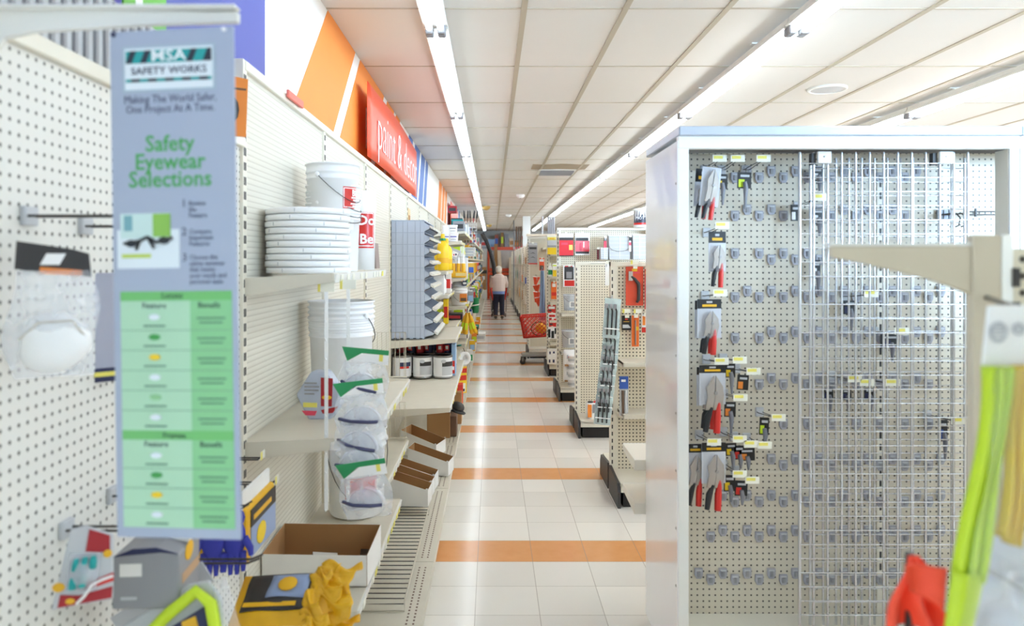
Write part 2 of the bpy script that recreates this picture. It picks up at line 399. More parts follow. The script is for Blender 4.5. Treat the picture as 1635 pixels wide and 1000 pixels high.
def left_bay(y0, y1, top, label, shelves=(), peg=False, deck=True):
    L = y1 - y0
    t = thing('wall_bay', label, 'shelving', (XG, y0, 0), group='cream shelving bays along the left wall')
    g = MB().box((-0.05, -0.02, 0), (0.012, 0.02, top), CREAM)
    slots(g, 0.012, 0.006, 0.2, top, False); slots(g, 0.012, -0.008, 0.2, top, False)
    g.build('upright', t)
    MB().box((-0.03, 0.02, 0.12), (0, L-0.02, top-0.02), PEGL if peg else RIB).build('back_panel', t)
    MB().box((-0.05, 0.0, top-0.035), (0.016, L, top), CREAM).build('top_rail', t, bevel=0.003)
    if deck:
        g = MB().prism([(0, 0.1), (0, 0.12), (0.57, 0.12), (0.57, 0.07), (0.562, 0.07), (0.562, 0.108)], 'Y', 0.003, L-0.003, CREAMD)
        yy = 0.05
        while yy < L-0.05:
            g.box((0.50, yy, 0.12), (0.508, yy+0.014, 0.1205), BROWN); g.box((0.53, yy, 0.12), (0.538, yy+0.014, 0.1205), BROWN); yy += 0.03
        g.build('base_deck', t, bevel=0.002)
        MB().box((0.54, 0.0, 0), (0.552, L, 0.105), CREAM).build('kick_plate', t)
    for s in shelves: shelf_part(t, s[0], s[1], s[2] if len(s) > 2 else 0.0, s[3] if len(s) > 3 else L, tilt=s[4] if len(s) > 4 else 0.02)
    return t
left_bay(0.05, 1.2, 2.09, 'pegboard wall bay nearest the shop front on the left', peg=True)
left_bay(1.2, 2.53, 2.09, 'pegboard wall bay behind the hanging safety eyewear sign', peg=True)
BAY = 1.21
def by(k): return 2.53 + BAY*k
left_bay(by(0), by(1), 2.36, 'ribbed wall bay holding the white bucket lids', [(1.60, 0.32), (1.03, 0.44), (0.425, 0.40)])
left_bay(by(1), by(2), 2.36, 'ribbed wall bay with two narrow shelves and wire dividers', [(0.88, 0.31, 0.27, 1.18, -0.01), (0.47, 0.30, 0.27, 1.18, -0.01)])
left_bay(by(2), by(3), 2.36, 'ribbed wall bay with one deep empty shelf before the paint cans', [(0.646, 0.58)])
left_bay(by(3), by(4), 2.36, 'ribbed wall bay holding the blue-grey bin tower above paint cans', [(0.646, 0.58), (0.985, 0.56)])
left_bay(by(4), by(5), 2.36, 'wall bay of yellow bottles and white jugs past the bin tower', [(0.6, 0.5), (0.985, 0.5), (1.30, 0.42), (1.54, 0.4)])
left_bay(by(5), by(6), 2.36, 'wall bay holding the large white bucket and boxed yellow cartridges', [(0.7, 0.56), (1.113, 0.56), (1.446, 0.54), (1.88, 0.5)])
FARN = 'third fourth fifth sixth seventh eighth ninth tenth eleventh twelfth thirteenth fourteenth fifteenth sixteenth seventeenth eighteenth nineteenth twentieth'.split()
for k in range(6, 23):
    left_bay(by(k), by(k+1), 2.36, f'distant left wall bay, {FARN[k-6] if k-6 < 18 else "last"} past the bin tower', [(h, 0.5) for h in (0.5, 0.9, 1.3, 1.7, 2.05)])

# pegboard bay extras: grey header and cartons above it
t = thing('header_panel', 'grey ribbed panel standing above the left pegboard', 'panel', (XG, 1.25, 2.09))
g = MB().box((-0.02, 0, 0), (0.0, 1.0, 0.17), LGREY)
for k in range(24): g.box((0, 0.02+0.04*k, 0.005), (0.006, 0.032+0.04*k, 0.165), MGREY)
g.build('sheet', t)
def carton(name, label, cat, c, sx, sy, sz, m, face=None, group=None, rz=0.0, band=None):
    """a closed carton standing on c (base centre): printed face patches are part of the mesh"""
    t = thing(name, label, cat, c, (0, 0, rz), group)
    g = MB().box((-sx/2, -sy/2, 0), (sx/2, sy/2, sz), m)
    g.build('body', t, bevel=min(0.004, sx*0.05))
    p = MB()
    if face: p.box((-sx*0.38, -sy/2-0.001, sz*0.25), (sx*0.38, -sy/2, sz*0.7), face); p.box((sx/2, -sy*0.38, sz*0.25), (sx/2+0.001, sy*0.38, sz*0.7), face)
    if band: p.box((-sx/2-0.001, -sy/2-0.001, sz*0.72), (sx/2+0.001, sy/2+0.001, sz*0.9), band)
    if face or band: p.build('printed_label', t)
    return t
t = thing('printed_box', 'violet, black and white printed box on top of the left pegboard', 'box', (-0.96, 1.66, 2.26))
MB().box((-0.03, -0.1, 0), (0.03, 0.16, 0.22), PURPLE).build('body', t)
MB().prism([(0.03, 0), (0.03, 0.1), (0.06, 0.16), (0.1, 0.16), (0.13, 0.1), (0.13, 0)], 'X', 0.03, 0.032, BLACK).prism([(0.06, 0), (0.06, 0.07), (0.1, 0.07), (0.1, 0)], 'X', 0.032, 0.034, WHITE).build('printed_shape', t)
t = thing('printed_box', 'green printed box with a white slash above the left pegboard', 'box', (-0.96, 1.94, 2.27))
MB().box((-0.03, -0.1, 0), (0.03, 0.14, 0.2), mat('leaf_green', (110, 190, 70), 0.5)).build('body', t)
MB().prism([(-0.02, 0), (0.02, 0), (-0.04, 0.2), (-0.08, 0.2)], 'X', 0.03, 0.032, WHITE).build('printed_slash', t)

# wire dividers and racks
def divider(label, y, h, top):
    t = thing('wire_divider', label, 'divider', (XG, y, h), group='wire shelf dividers')
    g = MB()
    for k in range(9): g.cyl((0.04+0.03*k, 0, 0.0), (0.04+0.03*k, 0, top), 0.002, WWIRE, 5)
    g.tube([(0.02, 0, 0), (0.02, 0, top), (0.29, 0, top), (0.29, 0, 0)], 0.003, WWIRE, 6)
    g.build('wire_frame', t)
    MB().box((0.01, -0.01, 0), (0.3, 0.01, 0.006), CREAMD).build('foot', t)
divider('upright wire divider on the upper narrow shelf left of the paint cans', 4.88, 0.886, 0.3)
divider('upright wire divider on the lower narrow shelf above the cardboard trays', 4.88, 0.478, 0.24)
t = thing('wire_rack', 'flat wire rack lying on the left base deck beside the aisle', 'rack', (0, 0, 0.122))
x0, x1, ya, yb2 = -0.80, -0.385, 3.17, 4.45
g = MB()
y = ya
while y < yb2: g.cyl((x0, y, 0.05), (x1, y, 0.05), 0.0025, WIRE, 5); y += 0.05
g.build('cross_wires', t)
MB().tube([(x0, ya, 0.05), (x1, ya, 0.05), (x1, yb2, 0.05), (x0, yb2, 0.05), (x0, ya, 0.05)], 0.004, WWIRE, 6).build('rim_wire', t)
for y in (ya+0.03, yb2-0.03): MB().tube([(x0, y, 0.05), (x0, y, 0.003), (x1, y, 0.003), (x1, y, 0.05)], 0.003, WWIRE, 6).build('leg', t)

# ---------------------------------------------------------------- right rows of pegboard shelving, running across the store
def gondola(x0, yc, top, label, front=(), length=2.4, base=True, back=True):
    t = thing('display_row', label, 'shelving', (x0, yc, 0), group='pegboard display rows beside the aisle')
    g = MB().box((0, -0.035, 0), (0.05, 0.035, top), CREAM)
    slots(g, 0.012, -0.035, 0.1, top, True)
    g.build('upright', t)
    if length > 1.3:
        g = MB().box((1.22, -0.03, 0), (1.27, 0.03, top), CREAM); slots(g, 1.245, -0.03, 0.1, top, True); g.build('upright', t)
    MB().box((0.05, -0.022, 0.14), (length, 0.022, top-0.03), PEGX).build('peg_panel', t)
    MB().box((0.0, -0.036, top-0.035), (length, 0.036, top), CREAM).build('top_rail', t, bevel=0.003)
    for s in ((-1,) if not back else (-1, 1)):
        a, b = (-0.40, -0.03) if s < 0 else (0.03, 0.40)
        d = MB().box((0.01, a, 0.14), (length, b, 0.165), CREAMD).box((0.01, a if s < 0 else b-0.008, 0.105), (length, a+0.008 if s < 0 else b, 0.15), CREAM).build('base_deck', t, bevel=0.002)
        MB().box((0.03, a+0.03, 0), (length, b-0.03, 0.138), BLACK).build('kick_plate', d)
        MB().prism([(a-0.005, 0), (a-0.005, 0.105), (a+0.03, 0.16), (b, 0.19) if s < 0 else (b-0.03, 0.16), (b, 0)] if s < 0 else [(a, 0), (a, 0.19), (b-0.03, 0.16), (b+0.005, 0.105), (b+0.005, 0)], 'X', -0.012, 0.008, CHAR).build('end_cover', t)
    for h, d, xa, xb in front:
        s = MB().prism([(-d, h-0.03), (-d, h), (-0.022, h), (-0.022, h-0.02), (-d+0.006, h-0.016), (-d+0.006, h-0.03)], 'X', xa, xb, CREAMD).build('shelf', t, bevel=0.002)
        for x in (xa, xb-0.005): MB().prism([(-d, h-0.028), (-d, h+0.001), (-0.02, h+0.001), (-0.02, h-0.06)], 'X', x, x+0.005, CREAMD).build('bracket', s)
        MB().box((xa+0.15, -d-0.004, h-0.028), (xb-0.02, -d, h-0.004), WPAINT).build('price_channel', s)
    return t
gondola(0.855, 5.3, 1.66, 'low cream pegboard row next past the tall chrome grid case', [(0.96, 0.26, 0.05, 1.2), (0.60, 0.26, 0.05, 1.2)])
gondola(0.82, 7.24, 1.66, 'nearly empty low pegboard row with one container on its base')
gondola(0.80, 9.05, 2.08, 'tall pegboard row with two red bags hung at its end', [(1.64, 0.3, 0.6, 2.3), (1.03, 0.3, 0.03, 1.2), (0.565, 0.3, 0.03, 1.2), (2.05, 0.3, 1.1, 2.2)])
gondola(0.815, 10.95, 2.06, 'tall row of yellow and orange packages nearest the red cart', [(1.77, 0.3, 0.03, 1.2), (1.44, 0.3, 0.03, 1.2), (1.06, 0.3, 0.03, 1.2), (0.46, 0.3, 0.03, 1.2), (0.8, 0.3, 0.03, 1.2)])
gondola(0.62, 12.9, 2.10, 'display row with orange pennants hanging at its end', [(1.9, 0.3, 0.25, 1.2)])
for k in range(9):
    gondola(0.78, 14.8+1.9*k, 2.06, f'distant cream display row, {ORD[k]} past the orange pennants', [(h, 0.3, 0.03, 1.2) for h in (0.6, 1.1, 1.6)], length=2.0)

# ---------------------------------------------------------------- tall case with chrome grids (right)
CX, CF, CP = 0.707, 2.77, 3.10
CW = 1.30
PEARL = mat('glossy_white_side', (240, 238, 238), 0.16, 0.0, noise=0.03, coat=0.6)
CAPM = mat('case_cap', (186, 194, 208), 0.25, 0.2)
def case_unit(x0, label, side):
    t = thing('display_case', label, 'display case', (x0, CF, 0), group='tall pegboard cases on the right')
    D = 0.57
    MB().box((0, -0.012, 2.138), (CW, D+0.012, 2.174), CAPM).build('top_cap', t, bevel=0.004)
    MB().box((0.0, 0, 2.09), (CW, 0.03, 2.138), WPAINT).build('header_beam', t, bevel=0.002)
    MB().box((0.0, 0, 0.0), (0.04, 0.045, 2.09), WPAINT).build('post', t, bevel=0.002)
    MB().box((CW-0.04, 0, 0.0), (CW-0.003, 0.012, 2.09), WPAINT).box((CW-0.04, 0.012, 0.0), (CW-0.003, 0.085, 2.09), CREAM).build('post', t, bevel=0.002)
    if side:
        MB().box((-0.004, 0.0, 0.05), (0.0, D, 2.12), PEARL).build('side_panel', t, bevel=0.001)
        g = MB()
        for k in range(9): g.cyl((-0.006, 0.02, 0.2+0.22*k), (-0.003, 0.02, 0.2+0.22*k), 0.005, STEEL, 8)
        g.build('screw', t)
    MB().box((0.0, D-0.24, 0.163), (CW-0.003, D-0.22, 2.12), PEGC).build('peg_panel', t)
    g = MB().box((0.926, D-0.247, 0.165), (0.926+0.028, D-0.24, 2.08), CREAM); slots(g, 0.926+0.014, D-0.247, 0.2, 2.05, True); g.build('upright', t)
    MB().box((0.0, D-0.243, 0.76), (CW-0.01, D-0.24, 0.772), CREAMD).build('panel_joint', t)
    MB().box((0.0, 0.02, 0.12), (CW-0.003, D, 0.163), CREAM).build('base_deck', t, bevel=0.002)
    MB().box((0.02, 0.05, 0), (CW-0.003, D-0.03, 0.12), CHAR).build('kick_plate', t)
    MB().box((0.0, D-0.02, 0.163), (CW-0.003, D, 2.12), CREAM).build('back_panel', t)
    if side:
        for h in (0.75, 0.55): 
            s = MB().prism([(D+0.005, h-0.05), (D+0.005, h), (D+0.31, h), (D+0.31, h-0.03)], 'X', -0.055, 0.9, CREAM).build('shelf', t, bevel=0.002)
            MB().box((-0.05, D+0.31, h-0.035), (0.9, D+0.316, h), WPAINT).build('price_channel', s)
    return t
case_unit(CX, 'tall white-framed pegboard case with chrome grids and plier packs', True)
case_unit(CX+CW, 'second tall white case at the right edge of the picture', False)

def grid(label, x0, x1, y, z0, z1, clips):
    t = thing('chrome_grid', label, 'grid panel', (x0, y, 0), group='sliding chrome grids')
    w = x1-x0; n = 12
    for x in (0, w): MB().cyl((x, 0, z0), (x, 0, z1), 0.0065 if x == 0 else 0.005, CHROME, 8).build('side_rod', t)
    g = MB()
    for k in range(1, n): g.cyl((w*k/n, 0, z0), (w*k/n, 0, z1), 0.0046, CHROME, 6)
    g.build('vertical_wires', t)
    g = MB(); z = z1-0.045
    while z > z0: g.cyl((0, -0.006, z), (w, -0.006, z), 0.0022, CHROME, 6); z -= 0.0553
    g.build('cross_wires', t)
    for c in clips:
        MB().box((c-0.026, -0.02, z1-0.045), (c+0.026, -0.008, z1), WHITE).cyl((c, -0.024, z1-0.02), (c, -0.019, z1-0.02), 0.004, STEEL, 8).build('hanger_clip', t, bevel=0.003)
        MB().box((c-0.045, -0.005, z1-0.05), (c-0.028, 0.02, z1-0.004), CHAR).build('clip_roller', t)
grid('front chrome wire grid hung inside the case by two white clips', 1.206, 1.865, 2.86, 0.175, 2.09, (0.09, 0.565))
grid('rear chrome wire grid just behind the clipped front grid', 1.30, 1.93, 2.98, 0.175, 2.085, ())
# empty peg hook holders
def holder():
    g = MB().prism([(-0.017, 0.022), (0.017, 0.022), (0.018, -0.006), (0.010, -0.022), (-0.010, -0.022), (-0.018, -0.006)], 'Y', -0.009, 0, mat('holder_grey', (168, 168, 178), 0.35, noise=0.08))
    g.box((-0.006, -0.014, -0.012), (0.006, -0.009, 0.010), MGREY).box((-0.012, -0.011, 0.010), (0.012, -0.009, 0.017), LGREY)
    return g.build('hook_holder', None, bevel=0.003)
h0 = holder(); first = True
GL = 'small empty grey hook holder on the bare pegboard left of the chrome grids'
GR = 'small empty grey hook holder on the pegboard behind the chrome grids'
rows = [(279, 3), (340, 3), (410, 3), (470, 3), (535, 3), (609, 5), (672, 7), (738, 6), (796, 2), (852, 0), (920, 0)]
for ry, k0 in rows:
    for k in range(k0, 21):
        px = 1115 + 19.3*k; py = ry + (5 if k % 2 else -5) * (1 if ry != 410 else -1)
        if ry == 672 and k not in (7, 9, 11, 13, 15, 17, 19): continue
        if RND.random() < 0.06 or (ry < 345 and k > 18): continue
        o = h0 if first else h0.copy()
        if not first: COL.objects.link(o)
        first = False
        o.location = AT(px, py, CP-0.001)
        left = px < 1275
        tag(o, GL if left else GR, 'hook holder', 'empty hook holders beside the grids' if left else 'empty hook holders behind the grids')
# ---------------------------------------------------------------- near left: sign on its bracket
t = thing('shelf_bracket', 'pale metal bracket arm jutting out above the hanging sign', 'bracket', (XG+0.012, 1.205, 2.05))
MB().prism([(0, -0.06), (0, 0.03), (0.44, 0.022), (0.44, 0.004), (0.30, 0.0), (0.10, -0.012), (0.055, -0.022), (0.03, -0.055)], 'Y', -0.006, 0.006, WPAINT).build('arm_plate', t, bevel=0.002)
MB().box((0, -0.02, 0.024), (0.44, 0.006, 0.03), WPAINT).build('top_flange', t, bevel=0.002)
for z in (-0.05, 0.01): MB().prism([(-0.02, z), (0.004, z+0.004), (0.004, z+0.02), (-0.02, z+0.02)], 'Y', -0.003, 0.003, STEEL).build('hook_tab', t)

SIGNB = mat('sign_blue_grey', (166, 175, 196), 0.4, noise=0.02, coat=0.2)
SX, SZ = 0.2075, 0.81
t = thing('hanging_sign', 'tall blue-grey safety eyewear sign hanging from the bracket at left', 'sign', AT(280, 453, 1.16), (0, math.radians(-0.9), math.radians(-6.0)))
MB().box((-SX/2, -0.002, -SZ/2), (SX/2, 0.002, SZ/2), SIGNB).build('sign_board', t, bevel=0.001)
K = SZ/812.0                                   # metres per picture pixel on the sign
def sp(px, py, d=0.0): return ((px-278)*K*1.02, -0.0022-d, (453-py)*K)
def patch(x0, y0, x1, y1, m, d=0.0, name=None, parent=None, g=None):
    a, b = sp(x0, y1, d), sp(x1, y0, d)
    g2 = g or MB(); g2.box((a[0], a[1]-0.0004, a[2]), (b[0], a[1]+0.0003, b[2]), m)
    if not g: g2.build(name, parent or t)
    return g2
INK = mat('sign_ink', (58, 64, 92), 0.5, noise=0); GTX = mat('sign_green', (70, 160, 80), 0.5, noise=0)
PLATE = mat('sign_plate', (226, 234, 240), 0.3, noise=0.03); SLV = mat('sign_silver', (168, 186, 198), 0.35)
DK = mat('sign_dark', (40, 46, 60), 0.5, noise=0)
g = MB()
patch(197, 72, 350, 146, SLV, 0.0, g=g); patch(201, 76, 346, 142, PLATE, 0.0004, g=g)
patch(203, 80, 344, 100, TEAL, 0.0008, g=g)
for x in (212, 236, 312, 338):
    a = [sp(x-9, 100, 0.0012), sp(x+1, 100, 0.0012), sp(x+9, 80, 0.0012), sp(x-1, 80, 0.0012)]
    if x == 338: a = [sp(330, 100, .0012), sp(344, 100, .0012), sp(344, 80, .0012), sp(338, 80, .0012)]
    g.prism([(p[0], p[2]) for p in a], 'Y', a[0][1]-0.0004, a[0][1]+0.0003, DK)
patch(203, 125, 344, 130, TEAL, 0.0008, g=g)
for x in (220, 248, 276, 304, 332): patch(x-8, 125, x+6, 130, DK, 0.0012, g=g)
g.build('logo_plate', t)
WTX = mat('sign_white', (248, 250, 252), 0.4, noise=0)
text('MSA', 20*K*1.2, WTX, t, sp(274, 90, 0.0018), squash=1.3, bold=0.0002)
text('SAFETY WORKS', 13.5*K*1.2, INK, t, sp(274, 113, 0.0014), squash=1.1, bold=0.0001)
text('Making The World Safer,', 15*K*1.2, INK, t, sp(275, 158), squash=0.85)
text('One Project At A Time.', 15*K*1.2, INK, t, sp(275, 174), squash=0.85)
for w, y in (('Safety', 230), ('Eyewear', 259), ('Selections', 287)): text(w, 29*K*1.25, GTX, t, sp(273, y), squash=0.95, bold=0.0006)
g = MB()
patch(184, 366, 287, 428, PLATE, 0.0, g=g); patch(190, 340, 273, 380, mat('pic_mint', (205, 228, 224), 0.5), 0.0004, g=g)
patch(244, 341, 273, 378, mat('pic_green', (140, 190, 80), 0.5), 0.0008, g=g); patch(196, 343, 210, 368, mat('pic_teal', (120, 170, 180), 0.5), 0.0008, g=g)
patch(192, 405, 240, 411, mat('pic_lime', (190, 210, 80), 0.5), 0.0008, g=g)
for a, b in (((196, 388), (222, 384)), ((222, 384), (235, 378)), ((235, 378), (250, 387)), ((250, 387), (276, 380)), ((222, 384), (216, 398)), ((235, 378), (246, 396))):
    pa, pb = Vector(sp(*a, 0.0016)), Vector(sp(*b, 0.0016)); g.cyl(pa, pb, 0.0026, BLACK, 6)
for x, y in ((208, 388), (262, 384)): g.ball(sp(x, y, 0.0016), (0.010, 0.0008, 0.006), DK, 10, 6)
g.build('product_picture', t)
for n, y, ls in (('1', 326, ('Review', 'the', 'Feature')), ('2', 371, ('Compare', 'Important', 'Features')), ('3', 412, ('Choose the', 'safety eyewear', 'that meets', 'your needs and', 'personal taste'))):
    text(n, 15*K*1.2, INK, t, sp(295, y), name='callout_number')
    for i, l in enumerate(ls): text(l, 9.5*K*1.15, INK, t, sp(303, y+i*9.6), align='LEFT', name='callout_text', squash=0.9)
g = MB()
G1, G2, G3, G4 = mat('tbl_dark', (116, 192, 112), 0.5), mat('tbl_pale', (178, 218, 186), 0.5), mat('tbl_mid', (140, 204, 146), 0.5), mat('tbl_line', (120, 160, 134), 0.5, noise=0)
patch(188, 465, 371, 480, G1, 0.0, g=g); patch(188, 480, 303, 687, G2, 0.0, g=g); patch(303, 480, 371, 687, G3, 0.0, g=g)
patch(188, 687, 371, 702, G1, 0.0, g=g); patch(188, 702, 303, 842, G2, 0.0, g=g); patch(303, 702, 371, 842, G3, 0.0, g=g)
LN = mat('tbl_ink', (88, 128, 104), 0.5, noise=0)
for y0, y1, n in ((495, 687, 6), (716, 842, 4)):
    h = (y1-y0)/n
    for i in range(n):
        if i: patch(188, y0+i*h-0.5, 371, y0+i*h+0.5, G4, 0.0005, g=g)
        cy = y0 + i*h + h*0.5
        patch(226, cy+8, 262, cy+10.5, LN, 0.0005, g=g)
        patch(314, cy-4, 360, cy-1.5, LN, 0.0005, g=g); patch(318, cy+3, 356, cy+5.5, LN, 0.0005, g=g)
        c = sp(244, cy-5, 0.001); g.ball(c, (0.010, 0.0006, 0.005), (PLATE, GTX, YELLOW, PLATE, LGREEN, PLATE)[i % 6], 10, 6)
g.build('chart', t)
for w, x, y in (('Lenses', 274, 472), ('Feature', 244, 488), ('Benefit', 334, 488), ('Frames', 274, 695), ('Feature', 244, 709), ('Benefit', 334, 709)): text(w, 11*K*1.2, DK, t, sp(x, y, 0.0006), name='chart_heading')
for px in (183, 365): MB().cyl(sp(px, 52, 0.003), sp(px, 52, -0.008), 0.0035, NAVY if px < 200 else WHITE, 10).build('fastener', t)

# ---------------------------------------------------------------- products on the near left pegboard
def peghook(label, y, h, L=0.16, dbl=True, x=XG, tagm=None, group=None):
    t = thing('peg_hook', label, 'hook', (x, y, h), group=group)
    MB().prism([(-0.02, -0.018), (0.02, -0.018), (0.02, 0.018), (-0.02, 0.018)], 'X', 0, 0.012, LGREY).build('back_plate', t, bevel=0.002)
    for dy in ((-0.012, 0.012) if dbl else (0,)): MB().tube([(0.0, dy, 0), (L*0.9, dy, 0.0), (L, dy, 0.012)], 0.0028, WIRE, 6).build('prong', t)
    if tagm:
        MB().box((L, -0.022, 0.0), (L+0.002, 0.022, 0.026), TAGW).box((L+0.002, -0.022, 0.0), (L+0.0025, -0.004, 0.026), tagm).build('price_tag', t)
    return t
peghook('double wire hook carrying the bagged white dust mask', 1.36, 1.745, 0.2)
peghook('double wire hook partly behind the eyewear sign', 1.55, 1.735, 0.2)
peghook('double wire hook carrying the red earplug packet', 1.48, 1.118, 0.16)
peghook('double wire hook above the grey box at lower left', 1.66, 1.13, 0.18)
peghook('lower double hook with the blue gloves', 2.02, 0.98, 0.2)
peghook('pair of dark prongs beside the lime vest packet', 1.80, 0.92, 0.3)
peghook('short double hook with a tag below the bucket shelf', 2.44, 1.0, 0.10, tagm=TAGY)
peghook('short double hook above the yellow poncho packet', 2.40, 0.93, 0.16, tagm=TAGY)

# dust mask in a bag, hung facing the aisle at an angle
def ring_poly(n, f): return [f(2*PI*i/n) for i in range(n)]
t = thing('bagged_mask', 'clear bag with white dust mask and dark header hanging at far left', 'dust mask', AT(85, 405, 1.30), (0, 0, math.radians(28)))
MB().prism([(-0.058, -0.028), (0.060, -0.042), (0.056, 0.0), (0.03, 0.008), (-0.055, 0.022)], 'Y', -0.004, 0.004, CHAR).prism([(-0.02, -0.036), (0.045, -0.04), (0.045, -0.03), (-0.02, -0.024)], 'Y', -0.0055, -0.004, ORANGE).prism([(-0.02, -0.02), (0.01, -0.02), (0.02, 0.0), (-0.01, 0.0)], 'Y', -0.0055, -0.004, WHITE).build('header_card', t)
def bagf(u, v, s=1): 
    w = 0.056 + 0.016*math.sin(PI*v*0.9); return ((u-0.5)*2*w + 0.006*math.sin(7*v), s*(-0.004-0.032*math.sin(PI*u)*math.sin(PI*min(1, v*0.95+0.05))) , -0.03-0.19*v)
MB().sheet(lambda u, v: bagf(u, v), 10, 12, CLEAR).sheet(lambda u, v: bagf(u, v, -0.4), 10, 12, CLEAR).build('bag', t)
MB().rings([[(0.058*r*math.cos(a)*(1+0.08*math.cos(3*a)), -0.002-0.034*z, -0.158+0.056*r*math.sin(a)) for a in [2*PI*i/24 for i in range(24)]] for r, z in ((1.0, 0), (0.98, 0.25), (0.86, 0.6), (0.62, 0.88), (0.3, 1.0), (0.06, 1.02))], WHITE).build('mask_cup', t)
MB().tube([(-0.05, -0.02, -0.15), (-0.02, -0.034, -0.12), (0.03, -0.036, -0.118), (0.052, -0.02, -0.15)], 0.0016, WWIRE, 5).build('strap', t)
t = thing('mask_packet', 'grey packet edge peeking out left of the hanging sign', 'packet', AT(171, 515, 1.62), (0, 0, math.radians(40)))
MB().prism([(-0.05, -0.13), (0.05, -0.13), (0.06, 0.11), (-0.04, 0.11)], 'Y', -0.008, 0.008, mat('grey_film', (176, 178, 196), 0.3)).build('pouch', t, bevel=0.004)
MB().box((-0.05, -0.0105, -0.13), (0.045, -0.008, -0.10), NAVY).box((-0.04, -0.012, -0.118), (0.02, -0.0105, -0.108), TAGY).build('printed_label', t)

# earplug packet
t = thing('earplug_packet', 'grey and red packet with teal earplugs at lower left', 'packet', AT(142, 905, 1.38), (0, math.radians(6), math.radians(18)))
MB().prism([(-0.054, -0.078), (0.048, -0.062), (0.036, 0.06), (-0.014, 0.078), (-0.038, 0.07)], 'Y', -0.004, 0.004, LGREY).build('card', t, bevel=0.002)
MB().prism([(-0.008, 0.03), (0.034, 0.028), (0.03, 0.06), (-0.006, 0.072)], 'Y', -0.0055, -0.004, DKRED).build('printed_panel', t)
MB().prism([(-0.044, -0.074), (0.046, -0.058), (0.045, -0.036), (-0.01, -0.052), (-0.042, -0.05)], 'Y', -0.0055, -0.004, DKRED).prism([(0.0, -0.042), (0.046, -0.026), (0.044, -0.01), (0.0, -0.03)], 'Y', -0.0055, -0.004, RED).build('printed_panel', t)
MB().ball((-0.046, -0.005, -0.036), (0.011, 0.0012, 0.009), GOLD).ball((0.03, -0.005, 0.026), (0.008, 0.0012, 0.008), GOLD).ball((-0.024, -0.005, -0.062), (0.009, 0.0012, 0.006), GOLD).build('price_dot', t)
for i, (x, z) in enumerate(((-0.02, 0.008), (-0.006, 0.011), (0.008, 0.013), (-0.022, -0.026), (-0.006, -0.022))):
    MB().lathe([(0.003, -0.012), (0.0072, -0.01), (0.0068, 0.002), (0.0045, 0.011), (0.002, 0.012)], TEAL, (x, -0.013, z), 10).build('earplug', t)
MB().sheet(lambda u, v: (-0.034+0.052*u, -0.006-0.02*math.sin(PI*u)*math.sin(PI*v), -0.042+0.07*v), 8, 8, CLEARB).build('blister', t)
MB().tube([(-0.012, -0.008, -0.066), (0.0, -0.012, -0.05), (0.01, -0.01, -0.03), (0.026, -0.008, -0.022), (0.044, -0.006, -0.016)], 0.003, WHITE, 6).build('cord', t)

# grey box hung at lower left
t = thing('respirator_box', 'grey hanging box with white barcode patch and yellow dot', 'box', AT(233, 925, 1.5), (0, 0, math.radians(4)))
BG = mat('box_grey', (148, 148, 152), 0.5)
MB().prism([(-0.068, -0.062), (0.066, -0.064), (0.066, 0.048), (0.02, 0.062), (-0.03, 0.06), (-0.068, 0.046)], 'Y', 0, 0.13, BG).build('body', t, bevel=0.003)
MB().prism([(-0.066, 0.047), (-0.028, 0.062), (0.02, 0.064), (0.064, 0.05), (0.03, 0.054), (-0.03, 0.05)], 'Y', -0.001, 0.002, NAVY).build('lid_slot', t)
MB().prism([(-0.02, 0.064), (0.02, 0.063), (0.066, 0.05), (0.064, 0.085), (0.0, 0.085)], 'Y', 0.06, 0.13, CARDW).build('top_flap', t)
MB().box((-0.052, -0.0012, 0.006), (-0.008, 0.0002, 0.032), CARDW).box((-0.05, -0.0012, -0.042), (-0.018, 0.0002, -0.036), LGREY).build('barcode_patch', t)
MB().box((0.066, 0.02, -0.02), (0.0672, 0.12, 0.0), mat('tan_stripe', (200, 160, 120), 0.5)).ball((0.067, 0.06, 0.035), (0.0012, 0.026, 0.02), GOLD).build('side_print', t)
t = thing('red_packet', 'grey and red packet hanging just right of the grey box', 'packet', AT(283, 900, 1.78), (0, 0, math.radians(25)))
MB().prism([(-0.04, -0.08), (0.03, -0.08), (0.03, 0.09), (-0.04, 0.09)], 'Y', -0.003, 0.003, LGREY).build('card', t)
MB().prism([(-0.03, 0.0), (0.01, 0.02), (0.03, 0.07), (0.03, 0.088), (-0.03, 0.088)], 'Y', -0.0045, -0.003, DKRED).build('printed_panel', t)

# blue gloves hanging
t = thing('work_gloves', 'pair of dark blue gloves hanging low below the sign', 'gloves', AT(358, 872, 2.02), (0, 0, math.radians(10)))
BG2 = mat('glove_blue', (52, 58, 168), 0.7, noise=0.15)
for i in range(2):
    x0 = -0.03 + 0.055*i
    MB().ball((x0, 0.004*i, 0.02), (0.032, 0.014, 0.06), BG2, 12, 8).ball((x0, 0.004*i, 0.075), (0.03, 0.016, 0.03), BG2, 12, 6).build('palm', t)
    for k in range(4): MB().tube([(x0-0.024+0.016*k, 0.004*i, -0.02), (x0-0.026+0.017*k, 0.003, -0.05), (x0-0.026+0.017*k, 0.0, -0.085+0.008*abs(k-1.5))], 0.008, BG2, 7, radii=[0.010, 0.009, 0.006]).build('finger', t)
    MB().tube([(x0+0.028*(1 if i else -1), 0, 0.02), (x0+0.044*(1 if i else -1), 0, -0.01), (x0+0.046*(1 if i else -1), 0, -0.03)], 0.009, BG2, 7, radii=[0.011, 0.01, 0.007]).build('thumb', t)
t = thing('mustard_glove', 'mustard sliver of packet left of the blue gloves', 'packet', AT(326, 868, 2.08))
